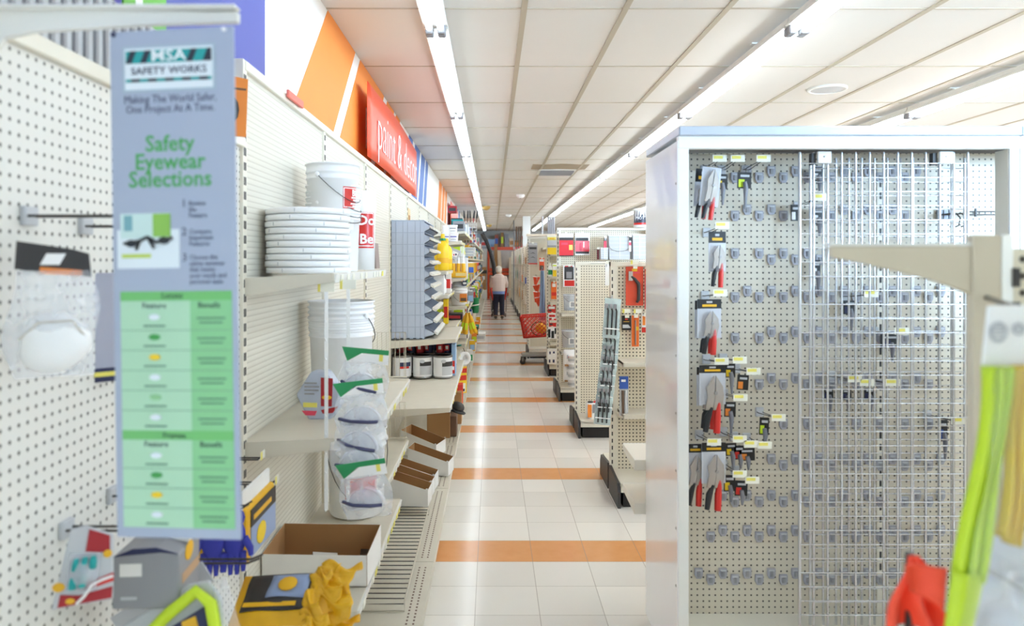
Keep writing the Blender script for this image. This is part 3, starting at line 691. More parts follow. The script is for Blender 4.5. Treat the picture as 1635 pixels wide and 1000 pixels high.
MB().prism([(-0.02, -0.06), (0.012, -0.06), (0.014, 0.1), (-0.014, 0.1)], 'Y', -0.006, 0.006, GOLD).build('pouch', t, bevel=0.003)
MB().box((-0.012, -0.008, 0.05), (0.01, -0.006, 0.09), CHAR).build('header', t)

# orange packet behind the sign, top
t = thing('orange_packet', 'orange packet with black disc hanging right of the sign top', 'packet', AT(376, 170, 2.2), (0, 0, math.radians(28)))
MB().prism([(-0.09, -0.09), (0.03, -0.09), (0.036, 0.085), (-0.09, 0.1)], 'Y', -0.004, 0.004, ORANGE).build('card', t)
MB().ball((-0.045, -0.006, -0.01), (0.055, 0.004, 0.06), BLACK, 16, 8).ball((-0.06, -0.01, -0.01), (0.03, 0.003, 0.04), WHITE, 14, 8).build('disc', t)
MB().box((-0.085, -0.0055, 0.05), (0.03, -0.004, 0.056), BROWN).build('printed_line', t)
t = thing('red_tag', 'small red tag clipped on the top rail left of the mural white', 'tag', (XG+0.02, by(0)+0.5, 2.352))
MB().box((0, -0.02, -0.012), (0.012, 0.21, 0.02), mat('coral', (236, 120, 104), 0.5)).build('card', t, bevel=0.002)

# yellow poncho packets
def poncho(label, loc, rot, k=1.0):
    t = thing('poncho_packet', label, 'rainwear packet', loc, rot, 'yellow rainwear packets'); t.scale = (k, k, k)
    def f(u, v, s): 
        e = math.sin(PI*u)**0.5*math.sin(PI*v)**0.5
        return ((u-0.5)*0.32, (v-0.5)*0.22, s*(0.004+0.022*e + 0.006*e*math.sin(11*u+5*v)*math.sin(13*v)))
    YB2 = mat('poncho_yellow', (244, 186, 28), 0.32, noise=0.22, scale=14)
    MB().sheet(lambda u, v: f(u, v, 1), 22, 16, YB2).sheet(lambda u, v: f(1-u, v, -1), 22, 16, YB2).build('folded_coat', t)
    MB().sheet(lambda u, v: ((-0.13+0.21*u), -0.02+0.125*v, f(0.1+0.65*u, 0.41+0.55*v, 1)[2]+0.003), 8, 8, CHAR, 0.001).sheet(lambda u, v: (-0.055+0.13*u, 0.02+0.08*v, f(0.33+0.4*u, 0.59+0.36*v, 1)[2]+0.005), 6, 5, mat('card_blue', (150, 168, 204), 0.45), 0.001).build('printed_card', t)
    MB().ball((0.01, 0.06, 0.036), (0.032, 0.024, 0.003), GOLD, 12, 6).box((-0.12, -0.008, 0.029), (0.05, 0.006, 0.0305), GOLD).build('printed_coat', t)
    MB().sheet(lambda u, v: (-0.15+0.24*u, -0.10+0.03*v, f(0.03+0.75*u, 0.05+0.13*v, 1)[2]+0.003), 8, 3, CARDW, 0.001).build('paper_strip', t)
    for j in range(3):
        MB().sheet(lambda u, v: (0.085+(0.05+0.04*j)*u+0.014*math.sin(9*v+3*j), (v-0.5)*0.19+0.02*j+0.012*math.sin(7*u), 0.030-0.010*j+0.010*math.sin(13*v+4*j+3*u)+0.007*math.sin(31*v+9*u)), 10, 26, YB2, 0.002).build('loose_fold', t)
    return t
poncho('upper yellow rainwear packet lying tilted before the white tray', AT(452, 972, 2.05), (math.radians(36), math.radians(-6), math.radians(-8)), 0.92)
poncho('lower yellow rainwear packet under the upper tilted one', AT(440, 1048, 2.0), (math.radians(30), 0, math.radians(-4)), 0.92)
t = thing('poncho_packet', 'upright yellow rainwear packet hanging beside the sign bottom', 'rainwear packet', (-0.70, 2.08, 0.79), group='yellow rainwear packets')
MB().box((-0.035, 0, 0), (0, 0.27, 0.165), mat('poncho_yellow', (0, 0, 0))).build('folded_coat', t, bevel=0.012, seg=2)
MB().box((0, 0.03, 0.012), (0.003, 0.265, 0.10), mat('card_blue', (0, 0, 0))).box((0, 0.03, 0.10), (0.0035, 0.265, 0.15), CHAR).box((0.0035, 0.05, 0.115), (0.004, 0.22, 0.13), GOLD).build('printed_card', t)
MB().ball((0.004, 0.12, 0.055), (0.002, 0.045, 0.032), YELLOW, 12, 6).build('printed_coat', t)
MB().box((-0.02, -0.003, 0.16), (-0.012, 0.25, 0.21), CARDW).build('hang_strip', t)
# lime safety vest packet
t = thing('vest_packet', 'lime safety vest packet with clear sleeve at the bottom edge', 'vest', AT(290, 985, 1.5), (math.radians(-20), math.radians(-22), math.radians(6)))
MB().prism([(-0.12, -0.10), (0.06, -0.10), (0.085, 0.0), (0.07, 0.045), (0.03, 0.055), (-0.12, 0.03)], 'Y', 0.002, 0.012, LGREY).build('sleeve', t, bevel=0.003)
MB().tube([(-0.12, -0.006, -0.03), (-0.02, -0.01, 0.015), (0.045, -0.01, 0.034), (0.066, -0.01, 0.0), (0.06, -0.01, -0.08)], 0.013, LIME, 8).build('vest_edge', t)
MB().prism([(-0.08, -0.1), (0.05, -0.1), (0.05, 0.0), (-0.02, -0.01)], 'Y', -0.006, 0.002, NAVY).box((0.0, -0.008, -0.05), (0.03, -0.006, -0.01), GOLD).box((-0.05, -0.008, -0.09), (-0.01, -0.006, -0.05), BLUE).build('printed_card', t)
MB().sheet(lambda u, v: (0.072+0.035*u, -0.012*math.sin(PI*u), -0.1+0.14*v), 4, 6, CLEAR).build('clear_flap', t)
t = thing('grey_card', 'pale grey card sloping behind the lime vest packet', 'card', AT(268, 955, 1.62), (0, math.radians(-30), math.radians(10)))
MB().box((-0.12, -0.002, -0.025), (0.10, 0.002, 0.03), LGREY).build('sheet', t)
MB().box((-0.11, -0.003, -0.02), (0.02, -0.002, -0.012), MGREY).build('printed_line', t)

# ---------------------------------------------------------------- first ribbed bay: lids, buckets, trays
def lid(parent_label, loc, rz):
    t = thing('bucket_cover', parent_label, 'bucket lid', loc, (0, 0, rz), 'stack of white bucket lids')
    MB().lathe([(0.02, 0.020), (0.12, 0.020), (0.135, 0.024), (0.150, 0.022), (0.1575, 0.0195), (0.1585, 0.018), (0.1585, 0.001), (0.156, 0.0), (0.02, 0.0)], WHITE, n=36).build('disc', t)
    g = MB()
    for i in range(5):
        a = 2*PI*i/5; g.box((0.1575, -0.0015, 0.004), (0.1592, 0.0015, 0.017), LGREY, Matrix.Rotation(a, 4, 'Z'))
    g.build('tear_tab', t)
    return t
LC = (-0.706, 2.80)
for k in range(10):
    nm = ('bottom' if k == 0 else 'top' if k == 9 else ORD[k] + ' from the bottom')
    lid(f'white bucket lid, {nm} of the stack on the high left shelf', (LC[0]+RND.uniform(-.003, .003), LC[1], 1.617+0.0245*k), RND.random()*6)
def bucket(label, loc, k=1.0, group=None, red=None, handle=True, rz=0.0, h=0.37, m=WHITE, hang=0.62):
    """five-gallon bucket: tapered wall, ribs below the rim, wire handle on two ears"""
    t = thing('bucket', label, 'bucket', loc, (0, 0, rz), group); t.scale = (k, k, k)
    b = MB().lathe([(0.02, 0.0), (0.128, 0.0), (0.132, 0.006), (0.141, h-0.09), (0.147, h-0.088), (0.147, h-0.08), (0.142, h-0.078), (0.143, h-0.055), (0.149, h-0.053), (0.149, h-0.045), (0.144, h-0.043), (0.145, h-0.008), (0.152, h-0.008), (0.152, h), (0.142, h), (0.126, 0.02)], m, n=32).build('pail', t)
    if handle:
        pts = [(0.152*math.cos(a), 0.152*math.sin(a)*-1.0, h-0.066-hang*0.30*math.sin(a)) for a in [PI*i/14 for i in range(15)]]
        MB().tube(pts, 0.0022, WIRE, 5).build('wire_handle', t)
        for s in (-1, 1): MB().ball((0.151*s, 0, h-0.066), (0.008, 0.014, 0.014), m, 10, 6).build('handle_ear', t)
    if red:
        z0, z1, txt = red
        def arc(u, v): a = -PI/2 + (u-0.5)*1.15; r = 0.1335+0.009*(z0+(z1-z0)*v)/h+0.0012; return (r*math.cos(a), r*math.sin(a), z0+(z1-z0)*v)
        def arc2(a0, a1, y0, y1, d): return lambda u, v: (lambda a, z: ((0.1335+0.009*z/h+d)*math.cos(a), (0.1335+0.009*z/h+d)*math.sin(a), z))(-PI/2+a0+(a1-a0)*u, y0+(y1-y0)*v)
        g = MB().sheet(arc, 10, 2, RED).sheet(arc2(-0.55, 0.55, z0+0.006, z1-0.006, 0.0016), 10, 2, WHITE).sheet(arc2(-0.52, 0.52, z0+0.01, z1-0.01, 0.002), 10, 2, RED)
        g.build('red_label', t)
        for i, l in enumerate(txt): text(l, 0.05, WTX, t, (0.0, -0.1435 if len(txt) < 2 else -0.1425, z1-0.035-(z1-z0-0.05)*i), bold=0.0012, name='label_letters')
    return t
# tall stack on the high shelf
sx, sy = PX(531, 3.2), 3.22
for k in range(4):
    bucket(f'white nested bucket, {("lowest", "second from the bottom", "third from the bottom", "topmost")[k]} in the high shelf stack', (sx, sy, 1.617+0.026*k), 0.80, 'nested buckets on the high left shelf', None, k > 0, 0.7+0.25*k, hang=0.25)
bucket('white bucket set on top of the nested high shelf buckets', (PX(523, 3.1), 3.2, 1.795), 0.78, None, (0.12, 0.24, ('BE',)), True, 1.2, hang=0.5)
def narrow(label, px, y, z1, red, r=0.06):
    t = thing('tall_pail', label, 'pail', (PX(px, y), y, 1.622), (0, 0, math.radians(20)), 'white pails with red labels')
    H_ = z1-1.622
    MB().lathe([(0.01, 0), (r*0.93, 0), (r, H_-0.1), (r*1.06, H_-0.09), (r*1.06, H_-0.055), (r*1.02, H_-0.05), (r*1.05, H_), (r*0.95, H_), (r*0.9, 0.02)], WHITE, n=24).build('pail', t)
    g = MB().sheet(lambda u, v: (r*1.005*math.cos(-PI/2+(u-.5)*1.7), r*1.005*math.sin(-PI/2+(u-.5)*1.7), red[0]+(red[1]-red[0])*v), 8, 2, RED)
    g.sheet(lambda u, v: (r*1.012*math.cos(-PI/2+(u-.5)*1.5), r*1.012*math.sin(-PI/2+(u-.5)*1.5), red[0]+0.008+(red[1]-red[0]-0.016)*v), 8, 2, WHITE)
    g.sheet(lambda u, v: (r*1.018*math.cos(-PI/2+(u-.5)*1.4), r*1.018*math.sin(-PI/2+(u-.5)*1.4), red[0]+0.012+(red[1]-red[0]-0.024)*v), 8, 2, RED).build('red_label', t)
    for i, l in enumerate(('Do', 'Be')): text(l, 0.062, WTX, t, (0.005, -r*1.03, red[1]-0.045-(red[1]-red[0]-0.085)*i), bold=0.0014, name='label_letters')
narrow('white pail with a smaller red label, left of the rightmost one', 563, 3.47, 1.99, (0.10, 0.24), 0.06)
narrow('rightmost white pail with a large red label on the high shelf', 580, 3.38, 1.985, (0.10, 0.27), 0.056)
t = thing('plank_sample', 'grey-brown board leaning on the high shelf beside the pails', 'board', (PX(597, 3.6), 3.6, 1.625), (0, math.radians(-4), 0))
MB().box((-0.02, -0.05, 0), (0.004, 0.05, 0.12), MGREY).build('grey_board', t)
MB().box((0.006, -0.06, 0), (0.022, 0.05, 0.125), mat('board_brown', (150, 130, 122), 0.6)).build('brown_board', t)
# middle shelf: nested buckets
mx, my = PX(544, 3.3), 3.32
MILK = mat('milky_plastic', (250, 250, 252), 0.4, noise=0.03)
for k in range(4):
    bucket(f'milky white bucket, {("lowest", "second", "third", "topmost")[k]} in the nested stack on the middle left shelf', (mx, my, 1.045+0.024*k), 0.99, 'nested buckets on the middle left shelf', None, k == 3, 2.6, hang=0.5, m=MILK)
# low shelf: one bucket
bucket('single white bucket with red label standing on the low left shelf', (PX(562, 3.44), 3.56, 0.443), 0.98, None, (0.10, 0.20, ('1',)), True, 0.35, h=0.42, hang=0.9)
# respirator pack (hexagonal)
t = thing('respirator_pack', 'six-sided grey and red respirator pack on the middle shelf', 'respirator pack', (PX(512, 2.9), 2.9, 1.036), (0, 0, math.radians(-6)))
MB().prism([(-0.04, 0), (0.045, 0), (0.085, 0.055), (0.085, 0.12), (0.03, 0.19), (-0.03, 0.19), (-0.09, 0.10), (-0.085, 0.085)], 'Y', -0.03, 0.04, mat('pack_grey', (186, 194, 212), 0.4)).build('case', t, bevel=0.006)
MB().prism([(0.012, 0.055), (0.056, 0.055), (0.06, 0.165), (0.012, 0.168)], 'Y', -0.0325, -0.03, DKRED).prism([(-0.066, 0.036), (-0.004, 0.036), (-0.012, 0.018), (-0.05, 0.018)], 'Y', -0.0325, -0.03, PINK).prism([(0.012, 0.04), (0.082, 0.056), (0.06, 0.03), (0.02, 0.026)], 'Y', -0.0325, -0.03, DKRED).build('red_panel', t)
MB().ball((0.036, -0.033, 0.09), (0.02, 0.0015, 0.009), GOLD, 12, 6).box((-0.06, -0.0325, 0.05), (-0.004, -0.03, 0.068), TAGY).build('yellow_mark', t)
g = MB()
for i, w in enumerate((0.05, 0.06, 0.058, 0.04)): g.box((-0.055, -0.0325, 0.142-0.014*i), (-0.055+w, -0.03, 0.148-0.014*i), MGREY)
g.build('printed_lines', t)
# clip strips and bagged goggles
def strip(label, px, p0, p1, y):
    t = thing('clip_strip', label, 'clip strip', (PX(px, y), y, PH(p0, y)), group='white clip strips')
    L = (p1-p0)/F*y
    MB().box((-0.0065, -0.001, -L), (0.0065, 0.001, 0), WHITE).build('strip', t)
    MB().box((-0.029, -0.004, -0.022), (0.029, -0.0025, 0.012), TAGW).box((-0.029, -0.0045, -0.022), (-0.02, -0.004, 0.012), TAGY).build('price_tag', t)
    g = MB(); z = -0.06
    while z > -L: g.tube([(0, -0.001, z), (0.0, -0.012, z), (0, -0.014, z+0.008)], 0.002, WHITE, 5); z -= 0.066
    g.build('hook', t)
strip('bare white clip strip hanging left of the bagged goggles', 521, 456, 815, 2.55)
strip('white clip strip carrying the bagged goggles', 556, 452, 800, 2.62)
def goggles(label, px, py, y, rz, tilt, header, top=True):
    t = thing('bagged_goggles', label, 'goggles', AT(px-8, py+5, y), (0, math.radians(tilt), math.radians(rz)), 'bagged goggles on the clip strip'); t.scale = (1.12, 1.1, 1.12)
    if header:
        MB().prism([(-0.075, 0.055), (-0.055, 0.012), (-0.01, 0.04), (0.075, 0.04), (0.075, 0.055)], 'Y', -0.004, -0.002, GREEN).prism([(-0.055, 0.012), (0.075, 0.01), (0.075, 0.042), (0.0, 0.042)], 'Y', -0.0038, -0.0022, WHITE).box((0.046, -0.005, 0.02), (0.058, -0.004, 0.04), TAGY).build('header_card', t)
    def f(u, v, s): return ((u-0.5)*(0.13+0.03*math.sin(PI*v)), s*0.03*math.sin(PI*u)*math.sin(PI*v*0.9+0.2)+0.004*math.sin(17*u+9*v), 0.015-0.125*v)
    MB().sheet(lambda u, v: f(u, v, -1), 10, 10, CLEAR).sheet(lambda u, v: f(u, v, 0.5), 10, 10, CLEAR).build('bag', t)
    pts = lambda r, yy: [(0.058*r*math.cos(a), yy, -0.055+0.030*r*math.sin(a)-0.008*math.cos(2*a)) for a in [2*PI*i/24 for i in range(24)]]
    MB().rings([pts(1.0, -0.004), pts(1.05, -0.02), pts(0.92, -0.026), pts(0.85, -0.02)], CLEARB, caps=False).build('goggle_frame', t)
    MB().rings([pts(0.9, -0.023), pts(0.6, -0.03), pts(0.08, -0.032)], clear('lens', (222, 226, 236), 0.5, 0.08)).build('lens', t)
    MB().tube([(-0.066, -0.014, -0.05), (-0.03, -0.038, -0.058), (0.02, -0.040, -0.066), (0.05, -0.026, -0.072)], 0.005, mat('goggle_strap', (66, 68, 104), 0.5), 6).build('strap', t)
goggles('top goggles bag with green and white header on the strip', 590, 580, 2.52, -8, 4, True)
goggles('second goggles bag from the top of the strip', 582, 632, 2.48, 6, -6, True)
goggles('third goggles bag down the strip, with no header showing', 585, 672, 2.46, -4, 3, False)
goggles('fourth goggles bag down the strip, leaning left', 572, 700, 2.44, 8, -14, False)
goggles('lowest goggles bag with green header in front of the single bucket', 588, 762, 2.38, -6, -10, True)

# white tray carton on the low shelf
def tray(label, loc, rz, w, d, h0, h1, group=None, tilt=0.0, m=CARDW, inner=KRAFT, notch=True):
    """open display tray: floor, two sloping sides, tall back, low front; white outside, brown inside (local: front at +x)"""
    t = thing('cardboard_tray', label, 'tray', loc, (0, tilt, rz), group)
    e = 0.003
    MB().box((-w/2, -d/2, 0), (w/2, d/2, e), m).box((-w/2+e, -d/2+e, e), (w/2-e, d/2-e, e+0.001), inner).build('tray_floor', t)
    for s in (-1, 1):
        y0 = s*d/2; g = MB()
        pl = [(-w/2, 0), (w/2, 0), (w/2, h1), (-w/2, h0)]
        g.prism(pl, 'Y', y0, y0-s*e*0.5, m); g.prism(pl, 'Y', y0-s*e*0.5, y0-s*e, inner)
        g.build('side_wall', t)
    MB().box((-w/2, -d/2, 0), (-w/2+e/2, d/2, h0), m).box((-w/2+e/2, -d/2+e, 0), (-w/2+e, d/2-e, h0-0.001), inner).build('back_wall', t)
    MB().box((w/2-e/2, -d/2, 0), (w/2, d/2, h1), m).box((w/2-e, -d/2+e, 0), (w/2-e/2, d/2-e, h1-0.001), inner).build('front_wall', t)
    if notch:
        for s in (-1, 1): MB().prism([(w/2-0.03, 0.0), (w/2+0.001, 0), (w/2+0.001, h1+0.012), (w/2-0.012, h1+0.012)], 'Y', s*(d/2), s*(d/2+0.002), m).build('corner_flap', t)
    return t
t = tray('white tray carton with brown inside on the near end of the low left shelf', (PX(517, 2.86), 2.86, 0.448), -PI/2+math.radians(-2), 0.27, 0.40, 0.135, 0.115, notch=False)
t2 = thing('black_card', 'black card lying inside the white tray carton', 'card', (PX(517, 2.9), 2.92, 0.453), (0.5, 0.2, 0.4))
MB().box((-0.05, -0.04, 0), (0.05, 0.04, 0.012), BLACK).build('body', t2); MB().box((-0.05, -0.042, 0.012), (0.05, 0.04, 0.014), CARDW).build('printed_face', t2)
t2 = thing('black_card', 'black item at the right end of the white tray carton', 'card', (PX(585, 2.9), 2.86, 0.453), (0, 0.1, 0.2))
MB().box((-0.02, -0.05, 0), (0.02, 0.05, 0.06), BLACK).build('body', t2); MB().box((-0.021, -0.03, 0.02), (-0.02, 0.03, 0.05), NAVY).build('printed_face', t2)
# trays on the base deck
TR = [('nearest white and brown display tray on the left base deck', 648, 4.50, 0.16, -4), ('second display tray from the front on the left base deck', 655, 4.80, 0.15, -6),
      ('third display tray from the front, touching the second', 662, 4.96, 0.15, -6), ('fourth display tray, set slightly forward toward the aisle', 688, 5.32, 0.17, -10),
      ('farthest display tray, half under the deep shelf', 682, 5.85, 0.22, -16)]
for i, (lb, px, y, d, rz) in enumerate(TR):
    tray(lb, (PX(px, y)-0.03*(i == 4), y, 0.175 if i < 1 else 0.124 if i > 2 else 0.128), math.radians(rz), 0.30, d, 0.19 if i < 4 else 0.2, 0.10, 'open display trays on the left base deck')
# ---------------------------------------------------------------- paint sign over the left shelving
t = thing('wall_sign', 'large red-orange paint department sign above the left shelving', 'sign', (-0.855, 0, 0))
SGN = mat('sign_red_orange', (236, 84, 50), 0.35, noise=0.08, scale=2)
def sgf(u, v):
    y = 5.0 + 3.25*u; top = 2.9 + 0.05*math.sin(PI*(u*1.6-0.4))*u + 0.03*u
    return (0.012*math.sin(2*PI*u), y, 2.385 + (top-2.385)*v)
MB().sheet(sgf, 20, 4, SGN, 0.004).build('sign_board', t)
for y in (5.4, 6.6, 7.8): MB().box((-0.08, y-0.015, 2.5), (-0.015, y+0.015, 2.8), CREAM).build('spacer', t)
text('paint & decor', 0.48, WTX, t, (0.016, 6.72, 2.64), (PI/2, 0, PI/2), squash=1.04, bold=-0.009)
t = thing('wall_sign', 'second smaller red sign farther along above the left shelving', 'sign', (-0.86, 0, 0))
MB().box((-0.01, 15.2, 2.38), (0, 18.2, 2.92), SGN).build('sign_board', t)
MB().box((0, 15.2, 2.38), (0.003, 18.2, 2.40), WTX).build('bottom_edge', t)

# ---------------------------------------------------------------- paint cans
def can_proto():
    t = thing('paint_can', 'x', 'paint can')
    MB().lathe([(0.07, 0.0), (0.083, 0.0), (0.0855, 0.003), (0.083, 0.006), (0.083, 0.182), (0.0865, 0.186), (0.0865, 0.19), (0.075, 0.19)], STEEL, n=28).build('can_body', t)
    MB().lathe([(0.0836, 0.014), (0.0836, 0.174)], mat('can_label', (236, 236, 238), 0.3), n=28, caps=False).build('paper_label', t)
    MB().lathe([(0.078, 0.188), (0.074, 0.184), (0.066, 0.184), (0.062, 0.19), (0.01, 0.19)], CHROME, n=24).build('can_lid', t)
    return t
def cpatch(g, a0, a1, z0, z1, m, d=0.0008, r=0.0836):
    g.sheet(lambda u, v: ((r+d)*math.sin(a0+(a1-a0)*u), -(r+d)*math.cos(a0+(a1-a0)*u), z0+(z1-z0)*v), 8, 1, m)
def can(label, loc, rz, kind, group):
    t = can_proto(); tag(t, label, 'paint can', group); t.location = loc; t.rotation_euler.z = rz
    g = MB()
    if kind == 0: cpatch(g, -0.1, 1.1, 0.10, 0.135, NAVY); cpatch(g, -0.1, 0.9, 0.082, 0.10, RED)
    elif kind == 1: cpatch(g, -0.3, 1.0, 0.105, 0.14, CHAR); cpatch(g, -0.3, 1.0, 0.03, 0.105, LGREY)
    elif kind == 2: cpatch(g, -0.2, 1.2, 0.10, 0.14, CHAR); cpatch(g, -0.2, 1.2, 0.025, 0.10, LGREY)
    else: cpatch(g, -1.0, 1.0, 0.04, 0.15, RED); cpatch(g, -0.5, 0.2, 0.06, 0.14, WHITE, 0.0014); cpatch(g, 0.3, 0.7, 0.05, 0.15, NAVY, 0.0014)
    b = g.build('printed_block', t)
    if kind in (1, 2): MB().sheet(lambda u, v: (0.022*math.cos(2*PI*u)*v-0.005, -0.0855-0.0004, 0.145+0.016*math.sin(2*PI*u)*v), 12, 2, LGREY).build('printed_emblem', t)
    return t
cy = 6.27
for i, (px, k, w) in enumerate(((642, 0, 'left, with navy and red bands'), (675, 1, 'centre, between the other two'), (707, 2, 'right, nearest the aisle'))):
    can(f'white gallon paint can in the front row, {w}', (PX(px, cy), cy, 0.668), 0.1*i, k, 'front row of white paint cans')
for r in range(1, 5):
    for i, px in enumerate((642, 675, 707)):
        can(f'paint can in the {ORD[r]} row back, {("left", "middle", "aisle")[i]} column', (PX(px, cy), cy+0.185*r, 0.668), RND.uniform(-.4, .4), i if r < 2 else 3, 'rear rows of paint cans')
for r in range(1, 5):
    for i, px in enumerate((636, 652, 668, 684, 700, 714)):
        t = thing('small_can', f'small red and navy can, {ORD[i]} from the wall, above the {ORD[r]} can row', 'paint can', (PX(px, cy)+RND.uniform(-.01, .01), cy+0.185*r-0.02, 0.860), (0, 0, RND.uniform(-.5, .5)), 'small red and navy cans above the paint cans')
        MB().lathe([(0.036, 0), (0.037, 0.004), (0.037, 0.078), (0.034, 0.082)], NAVY if i % 2 else DKRED, n=16).build('can_body', t)
        g = MB(); cpatch(g, -1.2, 0.4, 0.02, 0.068, RED, 0.001, 0.037); cpatch(g, -0.5, 0.2, 0.03, 0.06, WHITE, 0.002, 0.037); g.build('paper_label', t)
t = thing('blue_box', 'narrow bright blue and red carton at the aisle end of the cans', 'box', (-0.335, 6.42, 0.668))
MB().box((-0.02, -0.08, 0), (0.014, 0.1, 0.27), SKY).build('body', t)
MB().box((-0.021, -0.0815, 0.02), (0.008, -0.08, 0.13), RED).box((-0.015, -0.0825, 0.05), (0.004, -0.0815, 0.08), WHITE).build('printed_front', t)

# ---------------------------------------------------------------- bin tower
BIN = mat('bin_blue_grey', (192, 203, 221), 0.4, noise=0.05)
BIND = mat('bin_inner', (128, 142, 166), 0.5)
BX, BY, BZ, BT = -0.862, 6.24, 1.0, 1.0
t = thing('bin_tower', 'tall blue-grey tower of open fastener bins beside the paint shelf', 'bin rack', (BX, BY, BZ))
NR = 10; rh = 0.101; D = 0.28
BINL = mat('bin_line', (164, 177, 198), 0.45)
g = MB().box((0.0, 0, 0), (D, 0.012, NR*rh), BIN)
for k in range(NR+1): g.box((0.0, -0.003, k*rh-0.002), (D, 0, k*rh+0.002), BINL)
for x in (0.035, 0.095, 0.135, 0.20, 0.245):
    for k in range(NR): g.box((x, -0.004, k*rh+0.004), (x+0.004, 0, k*rh+rh-0.004), BINL)
g.build('side_panel', t)
MB().box((0, 0.012, 0), (0.01, BT, NR*rh), BIN).build('back_panel', t)
MB().box((0, BT-0.012, 0), (D, BT, NR*rh), BIN).build('side_panel', t)
MB().box((0, 0, NR*rh), (D, BT, NR*rh+0.006), BIN).build('top_panel', t)
for k in range(5): MB().box((0.02+0.055*k, -0.008, 0), (0.045+0.055*k, -0.001, 0.006), BLACK).build('foot_slot', t)
for r in range(NR):
    z = r*rh; ext = 0.045 + 0.008*max(0, 5-r)
    MB().box((0.01, 0.012, z), (D, BT-0.012, z+0.004), BIN).build('tier_floor', t)
    for c in range(6):
        y = 0.014 + c*(BT-0.03)/6; w = (BT-0.03)/6 - 0.006
        g = MB().prism([(0.05, z+0.006), (D, z+0.006), (D+ext, z+0.03), (D+ext, z+0.045), (D, z+0.088), (0.05, z+0.09)], 'Y', y, y+0.004, BIN)
        g.prism([(0.05, z+0.006), (D, z+0.006), (D+ext, z+0.03), (D+ext, z+0.045), (D, z+0.088), (0.05, z+0.09)], 'Y', y+w-0.004, y+w, BIN)
        g.prism([(0.05, z+0.006), (D, z+0.006), (D+ext, z+0.03), (D+ext, z+0.036), (D, z+0.012), (0.05, z+0.012)], 'Y', y, y+w, BIND)
        g.prism([(D+ext-0.004, z+0.03), (D+ext, z+0.03), (D+ext, z+0.062), (D+ext-0.004, z+0.062)], 'Y', y, y+w, BIN)
        b = g.build('bin', t)
    g = MB().prism([(D+ext-0.002, z+0.045), (D+ext+0.026, z+0.03), (D+ext+0.030, z+0.048), (D+ext, z+0.066)], 'Y', 0.014, BT-0.02, WPAINT)
    for c in range(6):
        y = 0.03 + c*(BT-0.03)/6; g.prism([(D+ext+0.0262, z+0.031), (D+ext+0.028, z+0.03), (D+ext+0.032, z+0.047), (D+ext+0.0302, z+0.048)], 'Y', y, y+0.10, TAGW)
    g.build('label_strip', t)
for r, c, m in ((3, 2, NAVY), (1, 3, GREEN), (2, 0, STEEL), (6, 3, BROWN), (5, 1, CHAR), (8, 3, BROWN), (9, 2, REDO)):
    o = thing('fastener_pack', f'small pack of fasteners in the {ORD[c]} bin of the {ORD[r]} tier up', 'fasteners', (BX+D-0.05, BY+0.014+(c+0.5)*(BT-0.03)/6, BZ+r*rh+0.014), (0, 0.1, 0.3))
    MB().box((-0.035, -0.04, 0), (0.04, 0.04, 0.05), m).build('bundle', o, bevel=0.004); MB().box((-0.03, -0.042, 0.012), (0.03, -0.04, 0.036), TAGW).build('printed_label', o)
t = thing('price_card', 'tan card standing behind the top of the bin tower', 'card', (XG+0.005, 7.55, 2.02))
MB().box((0, -0.1, 0), (0.006, 0.1, 0.19), mat('tan_card', (226, 196, 150), 0.6)).build('sheet', t); MB().box((0.006, -0.07, 0.05), (0.007, 0.07, 0.12), KRAFT).build('printed_block', t)

# ---------------------------------------------------------------- products further along the left wall
def bottle(name, label, px, pb, y, w, h, m, capm, lab=None, group=None, neck=0.28, spray=False):
    """bottle with shoulder, neck and cap standing at pixel (px, pb) at depth y"""
    t = thing(name, label, 'bottle', AT(px, pb, y), (0, 0, RND.uniform(-.3, .3)), group)
    r = w/2
    MB().lathe([(r*0.9, 0), (r, h*0.03), (r, h*0.62), (r*0.85, h*0.70), (r*neck*1.2, h*0.80), (r*neck, h*0.82), (r*neck, h*0.86)], m, n=16).build('bottle_body', t)
    g = MB().lathe([(r*neck*1.25, h*0.84), (r*neck*1.25, h*0.94), (r*neck, h)], capm, n=12)
    if spray: g.prism([(-r*0.35, h*0.92), (r*0.8, h*0.96), (r*0.8, h), (-r*0.4, h)], 'Y', -r*0.25, r*0.25, capm)
    g.build('cap', t)
    if lab: MB().lathe([(r*1.01, h*0.15), (r*1.01, h*0.5)], lab, n=16, caps=False).build('paper_label', t)
    return t
YB = [('tall yellow bottle with a green neck band, foremost on the far left shelf', 707, 8.0, 0.125, 0.40), ('yellow bottle right behind the green-banded one', 713, 8.35, 0.13, 0.36), ('yellow bottle deepest on the yellow bottle shelf', 702, 8.3, 0.12, 0.30)]
for i, (lb, px, y, w, h) in enumerate(YB):
    b = bottle('yellow_bottle', lb, px, 418+(1.66-1.566)*F/y, y, w, h, YELLOW, YELLOW, None, 'yellow bottles past the bin tower', 0.3)
    if i == 0: MB().lathe([(0.034, 0.325), (0.034, 0.35)], GREEN, n=12, caps=False).build('neck_band', b)
    MB().lathe([(w*0.506, h*0.2), (w*0.506, h*0.34)], GOLD, n=16, caps=False).build('paper_label', b)
for i, (px, y) in enumerate(((701, 8.42), (709, 8.45))):
    bottle('amber_bottle', f'amber bottle on the shelf under the yellow bottles, {ORD[i]} from the bin tower', px, 418+(1.66-1.322)*F/y, y, 0.085, 0.18, GOLD, BROWN, None, 'amber bottles under the yellow ones')
WJ = [('large white jug with a broad cap next to the bin tower', 703, 7.75, 0.13, 0.30, WHITE, WHITE), ('white bottle with blue cap right of the large white jug', 713, 7.95, 0.075, 0.28, WHITE, BLUE), ('white bottle with red and navy label at the jug shelf end', 717, 8.2, 0.07, 0.24, WHITE, WHITE)]
